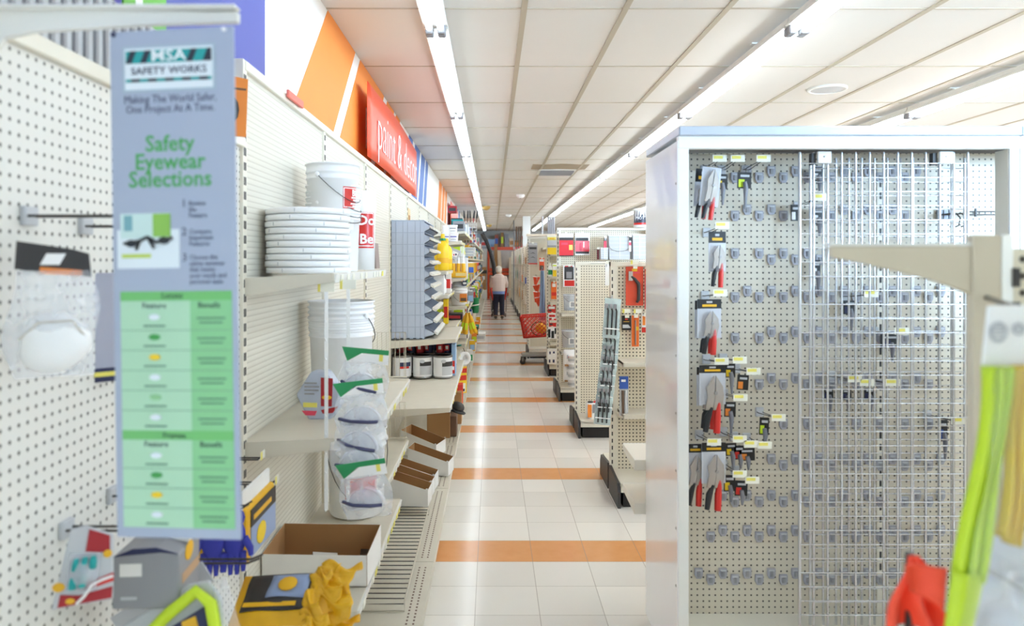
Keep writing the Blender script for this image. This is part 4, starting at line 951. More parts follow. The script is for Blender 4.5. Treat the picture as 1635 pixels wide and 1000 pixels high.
for lb, px, y, w, h, m, c in WJ:
    bottle('white_jug', lb, px, 418+(1.66-1.325)*F/y, y, w, h*0.72, MILK if w > 0.1 else m, c, NAVY if w < 0.075 else None, 'white jugs past the bin tower', 0.4)
carton('tall_carton', 'tall lavender carton standing with the white jugs', 'box', (PX(699, 7.6), 7.62, 1.318), 0.14, 0.1, 0.2, MILK)
carton('tall_carton', 'white carton with a red flash at the front of the jug shelf', 'box', (PX(716, 7.9), 7.9, 1.318), 0.06, 0.1, 0.22, CARDW, face=RED)
carton('caulk_carton', 'yellow-striped white carton standing on the shelf past the bin tower', 'box', (PX(705, 7.7), 7.75, 1.005), 0.13, 0.12, 0.22, CARDW, face=LIME)
carton('caulk_carton', 'slim carton with yellow and red stripe beside the striped one', 'box', (PX(712, 7.7), 7.72, 1.005), 0.05, 0.12, 0.26, YELLOW, face=RED)
# top-shelf tubs
def tub(label, px, y, z, w, h, m=WHITE, lab=PURPLE, group='white tubs on the top left shelf'):
    t = thing('square_tub', label, 'tub', (PX(px, y), y, z), (0, 0, 0), group); r = w/2
    def ringq(k, zz): return [(k*r*(abs(math.cos(a))**0.5)*math.copysign(1, math.cos(a)), k*r*(abs(math.sin(a))**0.5)*math.copysign(1, math.sin(a)), zz) for a in [2*PI*i/20+0.01 for i in range(20)]]
    MB().rings([ringq(0.86, 0), ringq(0.95, h*0.85), ringq(0.95, h*0.86)], m).build('tub_body', t)
    MB().rings([ringq(1.03, h*0.85), ringq(1.03, h*0.97), ringq(0.95, h)], m).build('lid', t)
    if lab: MB().box((-r*0.6, -r*0.97, h*0.5), (r*0.7, -r*0.93, h*0.62), lab).box((-r*0.5, -r*0.96, h*0.2), (r*0.6, -r*0.92, h*0.26), MGREY).build('printed_label', t)
    return t
ty = 8.75
for lb, px, z, w, l in (('white tub with violet band, lower left of the top shelf stack', 712.5, 1.905, 0.10, PURPLE), ('white tub with violet and yellow print, lower right of the stack', 724, 1.905, 0.12, PURPLE),
                        ('plain grey-white tub on the upper left of the stack', 712.5, 2.0, 0.10, None), ('grey-white tub on the upper right of the stack', 723, 2.005, 0.115, MGREY)):
    tub(lb, px, ty, z, w, 0.095, WHITE, l)
t = thing('tilted_box', 'grey box tilted toward the aisle under the white tubs', 'box', (PX(722, 8.75), 8.75, 1.70), (0, math.radians(22), 0))
MB().box((-0.07, -0.1, 0), (0.07, 0.1, 0.12), LGREY).build('body', t); MB().box((-0.02, -0.1015, 0.03), (0.05, -0.1, 0.09), WHITE).box((0.0, -0.1025, 0.04), (0.015, -0.1015, 0.055), RED).box((0.02, -0.1025, 0.05), (0.04, -0.1015, 0.07), NAVY).build('printed_front', t)
for i in range(3): carton('flat_carton', f'long flat white carton, {("lowest", "middle", "top")[i]} of the three by the far left shelf', 'box', (PX(746, 11.0), 11.2, 1.74+0.047*i), 0.24, 0.3, 0.044, CARDW, face=LGREY, group='flat white cartons')
# yellow cartridges in their carton
y = 8.72
t = thing('cartridge_carton', 'open yellow carton full of white-tipped cartridges', 'carton', (PX(732, y), y, 1.47))
MB().box((-0.09, -0.05, 0), (0.09, 0.15, 0.07), GOLD).box((-0.03, -0.0515, 0.02), (0.088, -0.05, 0.055), mat('pale_print', (236, 214, 150), 0.5)).build('carton_tray', t)
for j in range(3):
    for i in range(3):
        c = thing('caulk_cartridge', f'yellow caulk cartridge, {("front", "middle", "rear")[j]} row and {("left", "centre", "right")[i]} place in the yellow carton', 'cartridge', (PX(732, y)-0.058+0.058*i, y-0.015+0.058*j, 1.475), group='yellow caulk cartridges')
        MB().lathe([(0.024, 0), (0.025, 0.16), (0.02, 0.165)], GOLD, n=12).build('tube_body', c)
        MB().lathe([(0.02, 0.163), (0.01, 0.175), (0.006, 0.26), (0.004, 0.262)], WHITE, n=10).build('nozzle', c)
carton('cartridge_wrap', 'white sleeve of cartridges behind the yellow carton', 'carton', (PX(734, 9.1), 9.12, 1.47), 0.2, 0.2, 0.24, CARDW)
bucket('large white bucket with orange and yellow label on the far left shelf', (PX(733, 8.85), 8.87, 1.135), 0.72, None, None, True, 0.5, h=0.30)
t = thing('bucket_wrap', 'orange and violet label card in front of the large white bucket', 'card', (PX(738, 8.7), 8.735, 1.175))
MB().box((-0.03, -0.002, 0), (0.055, 0.002, 0.1), ORANGE).build('card', t); MB().box((-0.02, -0.004, 0.01), (0.045, -0.002, 0.05), BROWN).box((-0.025, -0.004, 0.0), (0.05, -0.002, 0.008), YELLOW).build('printed_block', t)
t = thing('paint_strainer', 'grey-white cone on top of the large white bucket', 'cone', (PX(731, 8.87), 8.9, 1.355))
MB().lathe([(0.09, 0), (0.085, 0.02), (0.03, 0.08), (0.015, 0.085)], LGREY, n=16).build('cone', t); MB().lathe([(0.095, 0), (0.095, 0.008)], WHITE, n=16).build('rim', t)
carton('spray_carton', 'small navy and white carton at the shelf edge above the bucket', 'box', (PX(742, 8.85), 8.85, 1.37), 0.05, 0.08, 0.06, NAVY, face=WHITE)
carton('black_case', 'black tool case with red print on the low far left shelf', 'case', (PX(725, 8.3), 8.3, 1.006), 0.20, 0.25, 0.07, BLACK, face=DKRED)
carton('white_carton', 'big white carton under the black tool case shelf', 'box', (PX(731, 9.0), 9.0, 0.723), 0.26, 0.25, 0.18, CARDW, face=LGREY)
carton('dark_carton', 'dark carton beside the big white carton', 'box', (PX(718, 8.95), 8.95, 0.723), 0.1, 0.25, 0.16, CHAR, face=BROWN)
# yellow foam tubes hanging by the aisle
t0 = thing('clip_strip', 'dark clip strip holding the yellow foam tubes by the aisle', 'clip strip', AT(746, 492, 8.7))
MB().box((-0.006, -0.004, -0.36), (0.006, 0.004, 0.05), CHAR).build('strip', t0); MB().box((-0.02, -0.006, 0.02), (0.02, -0.004, 0.05), TAGY).build('price_tag', t0)
for i, (px, dy, tl) in enumerate(((740, 0.0, 14), (745, -0.03, 4), (749, 0.02, -10), (753, 0.0, -18), (743, 0.05, 6))):
    t = thing('foam_tube', f'yellow foam tube, {ORD[i]} of the fan hanging by the left shelf ends', 'tube', AT(747, 500, 8.7+dy), (0, math.radians(tl), 0), 'yellow foam tubes')
    MB().lathe([(0.006, 0), (0.012, -0.03), (0.022, -0.06), (0.024, -0.24), (0.018, -0.255)], GOLD, ((px-747)*0.003, 0, 0), 10).build('tube_body', t); MB().box(((px-747)*0.003-0.015, -0.026, -0.2), ((px-747)*0.003+0.015, -0.022, -0.12), LIME).build('printed_band', t)
# packs in front of the low shelves
LOW = [('roll of white tape hanging on the left shelf end', 741, 572, 8.3, 'roll', WHITE), ('yellow sponge pack hanging below the white roll', 739, 600, 7.9, 'card', GOLD),
       ('orange and white pack with barcode by the base deck', 732, 628, 7.0, 'card', REDO), ('white pack with yellow stripe beside the barcode pack', 738, 612, 7.3, 'card', YELLOW)]
for lb, px, py, y, kd, m in LOW:
    t = thing('hanging_pack', lb, 'packet', AT(px, py, y), (0, 0, math.radians(30)))
    if kd == 'roll':
        MB().lathe([(0.07, -0.03), (0.075, -0.028), (0.075, 0.028), (0.07, 0.03), (0.035, 0.03), (0.035, -0.03)], m, n=18, T=Matrix.Rotation(PI/2, 4, 'X')).build('tape', t); MB().cyl((0, -0.02, 0.07), (0, 0.02, 0.11), 0.004, WIRE).build('hook', t)
    else:
        MB().box((-0.045, -0.012, -0.1), (0.045, 0.004, 0.1), m).build('card', t, bevel=0.003); MB().box((-0.036, -0.014, -0.085), (0.03, -0.012, 0.0), TAGW).box((-0.03, -0.015, -0.08), (0.02, -0.014, -0.055), CHAR).box((-0.04, -0.014, 0.03), (0.04, -0.012, 0.08), RED).build('printed_block', t)
t = thing('tool_pack', 'black and grey cap-shaped tool hanging out over the base deck', 'tool', AT(731, 650, 6.3), (0, math.radians(20), 0))
MB().ball((0, 0, 0), (0.06, 0.06, 0.045), CHAR, 14, 8).lathe([(0.05, -0.02), (0.085, -0.03), (0.08, -0.04)], BLACK, n=14).build('body', t); MB().ball((-0.05, -0.02, -0.03), (0.035, 0.03, 0.04), BROWN, 10, 6).build('side_knob', t)
carton('long_carton', 'white carton sticking out over the aisle from the left base deck', 'box', (PX(766, 14.3), 14.4, 0.125), 0.22, 0.5, 0.13, CARDW, face=LGREY)
for i, (px, y, sx, sz, m) in enumerate(((700, 6.35, 0.2, 0.28, KRAFT), (718, 6.4, 0.12, 0.18, BROWN), (725, 6.9, 0.14, 0.3, KRAFT))):
    carton('brown_carton', f'brown carton on the base deck under the paint cans, {ORD[i]} from the wall', 'box', (PX(px, y), y+0.1, 0.122), sx, 0.2, sz, m, group='brown cartons under the paint cans')
# display board with tools and top clutter
t = thing('tool_board', 'white lattice board of small tools rising above the far left shelves', 'display board', (PX(751, 12.2), 12.25, 1.93))
g = MB()
for i in range(7): g.box((-0.11+0.035*i, 0, 0), (-0.105+0.035*i, 0.005, 0.4), WHITE)
for i in range(9): g.box((-0.112, -0.004, 0.05*i), (0.105, 0.0, 0.05*i+0.006), WHITE)
g.build('lattice', t)
for i in range(12):
    MB().box((-0.1+0.05*(i % 4), -0.02, 0.05+0.1*(i//4)), (-0.08+0.05*(i % 4), -0.004, 0.09+0.1*(i//4)), (BROWN, CHAR, RED, BLUE, LGREY)[i % 5]).build('small_tool', t)
for i in range(5):
    b = thing('paint_brush', f'dark long-handled brush, {ORD[i]} from the left above the lattice board', 'brush', (PX(742+4.6*i, 12.25), 12.235, 2.318), (0, math.radians((-4, 2, -3, 5, 7)[i]), 0), 'brushes above the lattice board')
    MB().lathe([(0.008, 0), (0.01, 0.06), (0.006, 0.08)], DKRED if i == 3 else BROWN, n=8).build('handle', b); MB().prism([(-0.016, 0.07), (0.016, 0.07), (0.010, 0.19), (-0.006, 0.21)], 'Y', -0.007, 0.007, BLACK).build('bristle_head', b)
carton('red_case', 'dark red case standing on top of the far left shelving', 'case', (PX(722, 10.5), 10.6, 2.365), 0.13, 0.2, 0.10, DKRED, face=CHAR)
t = thing('yellow_light', 'pale yellow cap on the shelf beside the lattice board', 'cap', (PX(733, 11.0), 10.95, 2.072))
MB().ball((0, 0, 0.04), (0.035, 0.035, 0.04), TAGY, 10, 6).build('dome', t); MB().box((-0.03, -0.03, 0), (0.03, 0.03, 0.012), WHITE).build('base', t)
# hanging garden goods farther on
t = thing('green_pot', 'green tall pot with a white coiled loop by the far left shelves', 'pot', AT(759, 500, 14.2))
MB().lathe([(0.05, 0.0), (0.065, 0.02), (0.075, 0.28), (0.08, 0.30), (0.065, 0.30)], GREEN, n=14).build('pot_body', t)
MB().tube([(0.085*math.cos(a), 0.085*math.sin(a), 0.1+0.012*a) for a in [k*0.5 for k in range(14)]], 0.012, WHITE, 6).build('loop', t)
t = thing('black_hose', 'bundle of black rods standing in the green pot', 'rods', AT(758, 474, 14.2))
for i in range(4): MB().tube([(0.02*i-0.03, 0, -0.05), (0.02*i-0.045, 0, 0.12), (0.02*i-0.07+0.01*i, 0, 0.27)], 0.009, CHAR, 6).build('rod', t)
# small packs on the far shelves: each shelf level of each far bay carries a few
NAMES = [('white', CARDW), ('grey', MGREY), ('yellow', GOLD), ('blue', BLUE), ('green', GREEN), ('red', RED), ('brown', KRAFT), ('black', CHAR), ('lime', LIME), ('teal', TEAL), ('azure', SKY), ('orange', ORANGE)]
LV = ('lowest', 'second', 'third', 'fourth', 'top')
for k in range(5, 22):
    for li, h in enumerate((0.5, 0.9, 1.3, 1.7, 2.05)):
        if k == 5: continue
        y = by(k) + 0.05; n = 0; seen = {}
        while y < by(k+1) - 0.15 and n < (5 if k < 12 else 3):
            sy = RND.uniform(0.14, 0.26) if k < 12 else RND.uniform(0.2, 0.4); sz = RND.uniform(0.12, 0.28) if h < 2 else RND.uniform(0.1, 0.2); nm, m = NAMES[min(11, int(RND.random()**2.0*12))]
            i = seen[nm] = seen.get(nm, 0) + 1; extra = '' if i == 1 else f', {ORD[i-1]} of that colour'
            carton('shelf_carton', f'{nm} carton on the {LV[li]} shelf of the {ORD[k-6] if k < 26 else "last"} far left bay{extra}', 'box', (XG+0.52-0.10-RND.random()*0.05, y+sy/2, h+0.024), 0.16, sy*0.92, sz, m, face=NAMES[int(RND.random()*12)][1], group='cartons on the far left shelves')
            y += sy; n += 1
for k in range(6, 12):
    for j, h in enumerate((0.42, 1.22, 1.62)):
        nm, m = NAMES[int(RND.random()*12)]
        t = thing('aisle_pack', f'{nm} pack on a clip at the {ORD[j]} level of the {ORD[k-6]} far left bay', 'packet', (XG+0.56, by(k)+0.25+0.3*j, h), (0, 0, 0.2), 'clipped packs along the far left shelves')
        MB().box((-0.045, -0.006, -0.14), (0.045, 0.006, 0.02), m).build('card', t, bevel=0.002); MB().box((-0.035, -0.02, -0.12), (0.035, -0.006, -0.04), NAMES[int(RND.random()*12)][1]).build('printed_block', t)
        MB().box((-0.05, -0.003, 0.02), (0.03, 0.003, 0.035), WHITE).build('clip', t)

# ---------------------------------------------------------------- back of the aisle
YBK = 32.6
t = thing('lumber_rack', 'orange steel rack of boards at the back of the aisle', 'rack', (0, YBK, 0))
OR2 = mat('rack_orange', (226, 84, 44), 0.5)
for px in (780, 821): MB().box((PX(px, YBK)-0.05, -0.05, 0), (PX(px, YBK)+0.05, 0.05, 2.3), OR2).build('upright', t)
for py in (397, 431, 437, 470): MB().box((PX(780, YBK), -0.06, PH(py, YBK)-0.07), (PX(821, YBK), 0.06, PH(py, YBK)+0.07), OR2).build('beam', t)
MB().box((PX(781, YBK), 0.1, 0.1), (PX(820, YBK), 0.14, 2.2), mat('grey_board', (206, 204, 200), 0.6)).build('back_sheet', t)
for i, (px, m, tl) in enumerate(((793, KRAFT, -1), (801, mat('pale_wood', (232, 214, 190), 0.6), -3), (814, mat('pale_wood', (0, 0, 0)), 1))):
    o = thing('wood_board', f'long wooden board leaning in the orange rack, {ORD[i]} from the left', 'board', (PX(px, YBK), YBK-0.12, 0.0), (0, math.radians(tl), 0), 'boards in the orange rack')
    MB().box((-0.07, -0.02, 0), (0.07, 0.02, 2.45 - 0.3*i), m).build('plank_body', o); MB().box((-0.06, -0.022, 0.4), (0.06, -0.02, 0.46), TAGW).build('label_sticker', o)
t = thing('grey_cabinet', 'tall pale grey cabinet at the back left of the orange rack', 'cabinet', (PX(767, YBK), YBK, 0))
MB().box((-0.29, -0.1, 0), (0.29, 0.15, 2.25), LGREY).build('body', t)
MB().box((-0.27, -0.12, 0.1), (0.27, -0.1, 2.2), mat('cabinet_door', (214, 208, 200), 0.5)).build('door', t); MB().box((-0.2, -0.13, 1.6), (-0.17, -0.12, 2.1), WHITE).build('notice', t)
for i, (px, pb, w, h, m) in enumerate(((768, 478, 0.5, 0.45, CARDW), (767, 462, 0.5, 0.35, KRAFT), (767, 450, 0.52, 0.35, KRAFT), (768, 437, 0.5, 0.14, CHAR), (769, 432, 0.42, 0.14, KRAFT))):
    carton('stacked_carton', f'{("white", "brown", "labelled brown", "black", "small brown")[i]} carton, {ORD[i]} from the floor in the back stack', 'box', (PX(px, 31.5), 31.5, 0.0 + (0, 0.45, 0.80, 1.15, 1.29)[i]), w, 0.4, h, m, face=CARDW if i == 2 else None, group='carton stack at the back of the aisle')
# stock on top at the back
t = thing('overhead_shelf', 'long grey overhead stock shelf on the back wall', 'shelf', (0, YBK+0.5, 2.32))
MB().box((-0.9, -0.3, -0.05), (3.0, 0.6, 0), mat('steel_grey', (180, 186, 192), 0.5)).build('shelf_board', t)
for x in (-0.8, 0.6, 2.0): MB().box((x, 0.0, -2.32), (x+0.06, 0.06, -0.05), LGREY).build('post', t)
for i, (px, w, h, m) in enumerate(((760, 0.55, 0.6, mat('steel_blue', (150, 166, 184), 0.5)), (772, 0.35, 0.3, LGREY), (784, 0.5, 0.35, SKY), (793, 0.24, 0.55, mat('brick', (172, 92, 72), 0.6)), (802, 0.18, 0.65, KRAFT), (809, 0.25, 0.6, MGREY), (817, 0.3, 0.4, mat('pale_wood', (0, 0, 0))), (826, 0.35, 0.3, KRAFT), (838, 0.4, 0.5, DKRED))):
    carton('stock_box', f'stock box on the overhead back shelf, {ORD[i]} from the left', 'box', (PX(px, YBK), YBK+0.45, 2.323), w*0.68, 0.4, h, m, face=NAMES[(i*5) % 12][1], group='stock boxes on the overhead back shelf')
# drain hose
t = thing('drain_hose', 'black corrugated hose arching down from the left light row to the floor', 'hose', (0, 0, 0))
P = [AT(770, 374, 24.2), AT(776, 384, 24.15), AT(783, 402, 24.1), AT(788, 422, 24), AT(790, 442, 23.9), AT(789, 470, 23.8)]
P.append(Vector((P[-1].x-0.02, 23.7, 0.0)))
MB().tube(P, 0.062, BLACK, 10).build('hose_body', t)
g = MB()
for i in range(len(P)-1):
    for q in range(6):
        c = P[i].lerp(P[i+1], q/6); d = (P[i+1]-P[i]).normalized()*0.02; g.cyl(c-d, c+d, 0.07, CHAR, 10)
g.build('corrugation', t)
# pillar and tall tube bundles in the right rows
struct(MB().box((PX(835, 23), 23, 0), (PX(847, 23), 23.24, CEIL), mat('pillar_white', (236, 236, 234), 0.6)).build('trim_3'))
for j, (a, b, yy, m, nm) in enumerate(((864, 868, 17.6, LGREY, 'pale'), (874, 886, 17.5, MGREY, 'grey'), (819, 822, 25.3, MGREY, 'slim grey'), (823, 834, 25.2, BROWN, 'dark'))):
    n = max(1, int((b-a)/3))
    for i in range(n):
        px = a + (b-a)*(i+0.5)/n
        t = thing('tall_tube', f'{nm} tall tube standing above the far right rows' + (f', {ORD[i]} of its bundle' if n > 1 else ''), 'tube', (PX(px, yy), yy, 0), group=f'{nm} tubes above the far right rows')
        hh = PH(346, yy) if j < 3 else PH(362, yy)
        MB().lathe([(0.022, 0), (0.022, hh), (0.016, hh), (0.016, hh-0.05)], m, n=10).build('tube_wall', t); MB().lathe([(0.0225, 2.1), (0.0225, 2.18)], WHITE if j != 3 else RED, n=10, caps=False).build('sticker', t)

# ---------------------------------------------------------------- person with a cart
PXY = (PX(796.5, 21.2), 21.2)
person = thing('person', 'white-haired person in pink jacket and navy trousers pushing a red cart away', 'person', (PXY[0], PXY[1], 0))
SKIN = mat('skin', (222, 178, 152), 0.5); JACK = mat('jacket_pink', (226, 206, 198), 0.75, noise=0.08); TRO = mat('navy_trousers', (34, 38, 60), 0.8); HAIR = mat('white_hair', (232, 226, 214), 0.8, noise=0.12, scale=60)
SHIRT = mat('shirt_blue', (124, 148, 206), 0.8); SHOE = mat('shoe_grey', (86, 84, 78), 0.6)
def ell(c, rx, ry, n=16, tilt=0.0): return [(c[0]+rx*math.cos(2*PI*i/n), c[1]+ry*math.sin(2*PI*i/n), c[2]+tilt*math.sin(2*PI*i/n)) for i in range(n)]
def loft(g, secs, m): g.rings([ell(c, rx, ry) for c, rx, ry in secs], m)
b = MB()
loft(b, [((0, 0.0, 0.70), 0.15, 0.11), ((0, 0.0, 0.80), 0.165, 0.12), ((0, 0.02, 0.92), 0.15, 0.10), ((0, 0.06, 1.08), 0.16, 0.11), ((0, 0.11, 1.20), 0.17, 0.105), ((0, 0.14, 1.26), 0.11, 0.08), ((0, 0.16, 1.30), 0.05, 0.05), ((0, 0.18, 1.36), 0.048, 0.05)], SKIN)
b.ball((0, 0.20, 1.42), (0.075, 0.095, 0.105), SKIN, 16, 12)
b.ball((0, 0.297, 1.41), (0.012, 0.02, 0.02), SKIN, 8, 6)
for s in (-1, 1):
    b.ball((s*0.076, 0.20, 1.415), (0.012, 0.02, 0.03), SKIN, 8, 6)
    b.tube([(s*0.07, 0.0, 0.74), (s*0.085, 0.02, 0.45), (s*0.09, -0.02, 0.12), (s*0.09, -0.01, 0.06)], 0.08, SKIN, 12, radii=[0.085, 0.062, 0.042, 0.04])
    b.tube([(s*0.09, -0.04, 0.035), (s*0.095, 0.06, 0.035), (s*0.095, 0.13, 0.025)], 0.035, SKIN, 10, radii=[0.038, 0.036, 0.026])
    b.tube([(s*0.15, 0.11, 1.21), (s*0.20, 0.14, 1.02), (s*0.205, 0.20, 0.94), (s*0.17, 0.36, 0.935)], 0.045, SKIN, 10, radii=[0.055, 0.045, 0.04, 0.027])
    b.ball((s*0.168, 0.395, 0.935), (0.036, 0.042, 0.02), SKIN, 10, 6)
    for k in range(4): b.tube([(s*(0.145+0.016*k), 0.42, 0.94), (s*(0.145+0.016*k), 0.45, 0.945-0.002*k), (s*(0.145+0.016*k), 0.455, 0.92)], 0.008, SKIN, 7, radii=[0.009, 0.0085, 0.007])
    b.tube([(s*0.14, 0.385, 0.935), (s*0.125, 0.41, 0.925), (s*0.125, 0.43, 0.915)], 0.009, SKIN, 7, radii=[0.011, 0.009, 0.007])
body = b.build('body', person)
rm = body.modifiers.new('skin_union', 'REMESH'); rm.mode = 'VOXEL'; rm.voxel_size = 0.011; rm.use_smooth_shade = True
sm = body.modifiers.new('smooth', 'SMOOTH'); sm.iterations = 3
g = MB().rings([ell((0, 0.19, 1.325), 0.05, 0.045), ell((0, 0.165, 1.37), 0.086, 0.09), ell((0, 0.175, 1.43), 0.096, 0.105), ell((0, 0.19, 1.49), 0.083, 0.095), ell((0, 0.2, 1.528), 0.05, 0.055), ell((0, 0.2, 1.536), 0.01, 0.01)], HAIR)
g.build('hair', person)
g = MB(); loft(g, [((0, 0.0, 0.80), 0.185, 0.14), ((0, 0.01, 0.84), 0.19, 0.145), ((0, 0.03, 0.95), 0.185, 0.135), ((0, 0.07, 1.10), 0.195, 0.14), ((0, 0.11, 1.20), 0.20, 0.13), ((0, 0.13, 1.255), 0.15, 0.105), ((0, 0.15, 1.30), 0.085, 0.07)], JACK)
for s in (-1, 1): g.tube([(s*0.155, 0.11, 1.215), (s*0.213, 0.14, 1.02), (s*0.218, 0.2, 0.945), (s*0.18, 0.335, 0.938)], 0.06, JACK, 12, radii=[0.075, 0.064, 0.058, 0.044])
jk = g.build('jacket', person); rm = jk.modifiers.new('union', 'REMESH'); rm.mode = 'VOXEL'; rm.voxel_size = 0.012; rm.use_smooth_shade = True
MB().rings([ell((0, 0.12, 1.27), 0.12, 0.09), ell((0, 0.07, 1.245), 0.12, 0.05), ell((0, 0.04, 1.2), 0.09, 0.03), ell((0, 0.045, 1.16), 0.03, 0.02)], JACK).build('hood', person)
MB().rings([ell((0, 0.0, 0.72), 0.175, 0.135), ell((0, 0.0, 0.80), 0.182, 0.136), ell((0, 0.0, 0.83), 0.17, 0.12)], SHIRT).build('shirt_hem', person)
g = MB(); loft(g, [((0, 0, 0.67), 0.13, 0.115), ((0, 0, 0.76), 0.17, 0.13), ((0, 0, 0.80), 0.16, 0.12)], TRO)
for s in (-1, 1): g.tube([(s*0.075, 0.0, 0.74), (s*0.088, 0.02, 0.45), (s*0.092, -0.02, 0.10)], 0.09, TRO, 12, radii=[0.098, 0.078, 0.062])
tr = g.build('trousers', person); rm = tr.modifiers.new('union', 'REMESH'); rm.mode = 'VOXEL'; rm.voxel_size = 0.012; rm.use_smooth_shade = True
for s in (-1, 1): MB().tube([(s*0.09, -0.06, 0.045), (s*0.094, 0.03, 0.05), (s*0.097, 0.12, 0.035), (s*0.097, 0.165, 0.03)], 0.05, SHOE, 12, radii=[0.044, 0.05, 0.042, 0.025]).build('shoe', person)

REDC = mat('cart_red', (226, 52, 36), 0.35)
def wheel(t, x, y, r=0.055):
    w = MB().lathe([(r*0.5, -0.012), (r, -0.014), (r, 0.014), (r*0.5, 0.012)], CHAR, n=16, T=Matrix.Translation((x, y, r)) @ Matrix.Rotation(PI/2, 4, 'Y')).build('wheel', t)
    MB().box((x-0.018, y-0.01, r), (x-0.014, y+0.01, 2*r+0.02), STEEL).box((x+0.014, y-0.01, r), (x+0.018, y+0.01, 2*r+0.02), STEEL).build('caster_fork', w)
def cart(name, label, loc, rz, k=1.0, low=False):
    """plastic basket cart, nose toward +y: wire basket panels with diamond openings, frame, four castors"""
    t = thing(name, label, 'shopping cart', loc, (0, 0, rz)); t.scale = (k, k, k)
    z0, z1 = (0.50, 0.95)
    A = {'b': [(-0.20, -0.40, z0+0.06), (0.20, -0.40, z0+0.06), (0.17, 0.36, z0), (-0.17, 0.36, z0)], 't': [(-0.27, -0.46, z1), (0.27, -0.46, z1), (0.23, 0.42, z1-0.06), (-0.23, 0.42, z1-0.06)]}
    def lattice(p, q, r, s, nu, nv, nm):
        p, q, r, s = map(Vector, (p, q, r, s)); f = lambda u, v: p.lerp(q, u).lerp(s.lerp(r, u), v); g = MB()
        for i in range(-nv, nu+1):
            for sg in (1, -1):
                pts = []
                for j in range(nv+1):
                    u = (i + (j if sg > 0 else nv-j))/nu
                    if -0.001 <= u <= 1.001: pts.append(f(min(max(u, 0), 1), j/nv))
                if len(pts) > 1: g.tube(pts, 0.007, REDC, 5)
        for a, c in (((0, 0), (1, 0)), ((0, 1), (1, 1)), ((0, 0), (0, 1)), ((1, 0), (1, 1))): g.tube([f(*a), f(*c)], 0.016, REDC, 6)
        g.build(nm, t)
    B, T = A['b'], A['t']
    lattice(B[0], B[3], T[3], T[0], 10, 5, 'basket_side'); lattice(B[1], B[2], T[2], T[1], 10, 5, 'basket_side')
    lattice(B[3], B[2], T[2], T[3], 5, 5, 'basket_nose'); lattice(B[0], B[1], T[1], T[0], 5, 5, 'basket_gate'); lattice(B[0], B[1], B[2], B[3], 4, 8, 'basket_floor')
    for s in (-1, 1):
        MB().tube([(s*0.27, -0.56, 1.0), (s*0.27, -0.46, 0.93), (s*0.24, -0.36, 0.5), (s*0.235, -0.30, 0.18), (s*0.2, 0.42, 0.15)], 0.013, STEEL, 8).build('frame_tube', t)
        for y in (-0.30, 0.38): wheel(t, s*(0.22 if y < 0 else 0.19), y)
    MB().tube([(-0.28, -0.56, 1.0), (0.28, -0.56, 1.0)], 0.018, REDC, 10).build('handle', t)
    MB().box((-0.19, -0.26, 0.165), (0.19, 0.40, 0.18), STEEL).build('lower_tray', t)
    return t
cart('shopping_cart', 'red basket cart pushed by the person down the aisle', (PXY[0], PXY[1]+1.0, 0), 0, 0.94)
cart('shopping_cart', 'unattended red basket cart poking into the aisle from the right', (0.83, 11.92, 0), math.radians(86), 0.86)

t = thing('wire_wreath', 'yellow bundle with a dark green loop lying in the unattended red cart', 'bundle', (0.80, 11.9, 0.475))
MB().ball((0, 0, 0.10), (0.10, 0.09, 0.09), GOLD, 14, 10).ball((0.12, 0.02, 0.07), (0.06, 0.07, 0.06), ORANGE, 12, 8).build('fruit_bundle', t)
MB().tube([(-0.04+0.13*math.cos(a), -0.1, 0.1+0.11*math.sin(a)) for a in [2*PI*i/20 for i in range(21)]], 0.009, mat('loop_green', (70, 84, 54), 0.6), 6).build('loop', t)
# ---------------------------------------------------------------- goods on the right-hand rows
def tagcard(t, x, z, y=-0.004, w=0.04): MB().box((x-w/2, y-0.001, z), (x+w/2, y, z+0.024), TAGW).box((x-w/2, y-0.0015, z), (x-w/4, y-0.001, z+0.024), TAGY).build('price_tag', t)
def rcard(name, label, cat, px0, py0, px1, py1, y, m, blocks=(), hook=True, th=0.004, extra=None, rz=0.0, hookto=None):
    """a flat hanging card/pack given by its picture box at depth y; blocks = (u0,v0,u1,v1,material[,lift])"""
    cx = (px0+px1)/2; t = thing(name, label, cat, AT(cx, py0, y), (0, 0, rz))
    w = (px1-px0)/F*y; h = (py1-py0)/F*y
    MB().box((-w/2, -th, -h), (w/2, 0, 0), m).build('card', t, bevel=0.001)
    g = MB()
    for bl in blocks:
        u0, v0, u1, v1, mm = bl[:5]; d = bl[5] if len(bl) > 5 else 0.001
        g.box((-w/2+w*u0, -th-d, -h*v1), (-w/2+w*u1, -th+0.0002, -h*v0), mm)
    if blocks: g.build('printed_block', t)
    if hook: MB().cyl((0, -0.03, -0.012), (0, hookto-y if hookto else 0.06, -0.012), 0.003, STEEL, 6).box((-0.015, -0.034, -0.014), (0.015, -0.03, 0.012), TAGW).build('hook', t)
    if extra: extra(t, w, h)
    return t
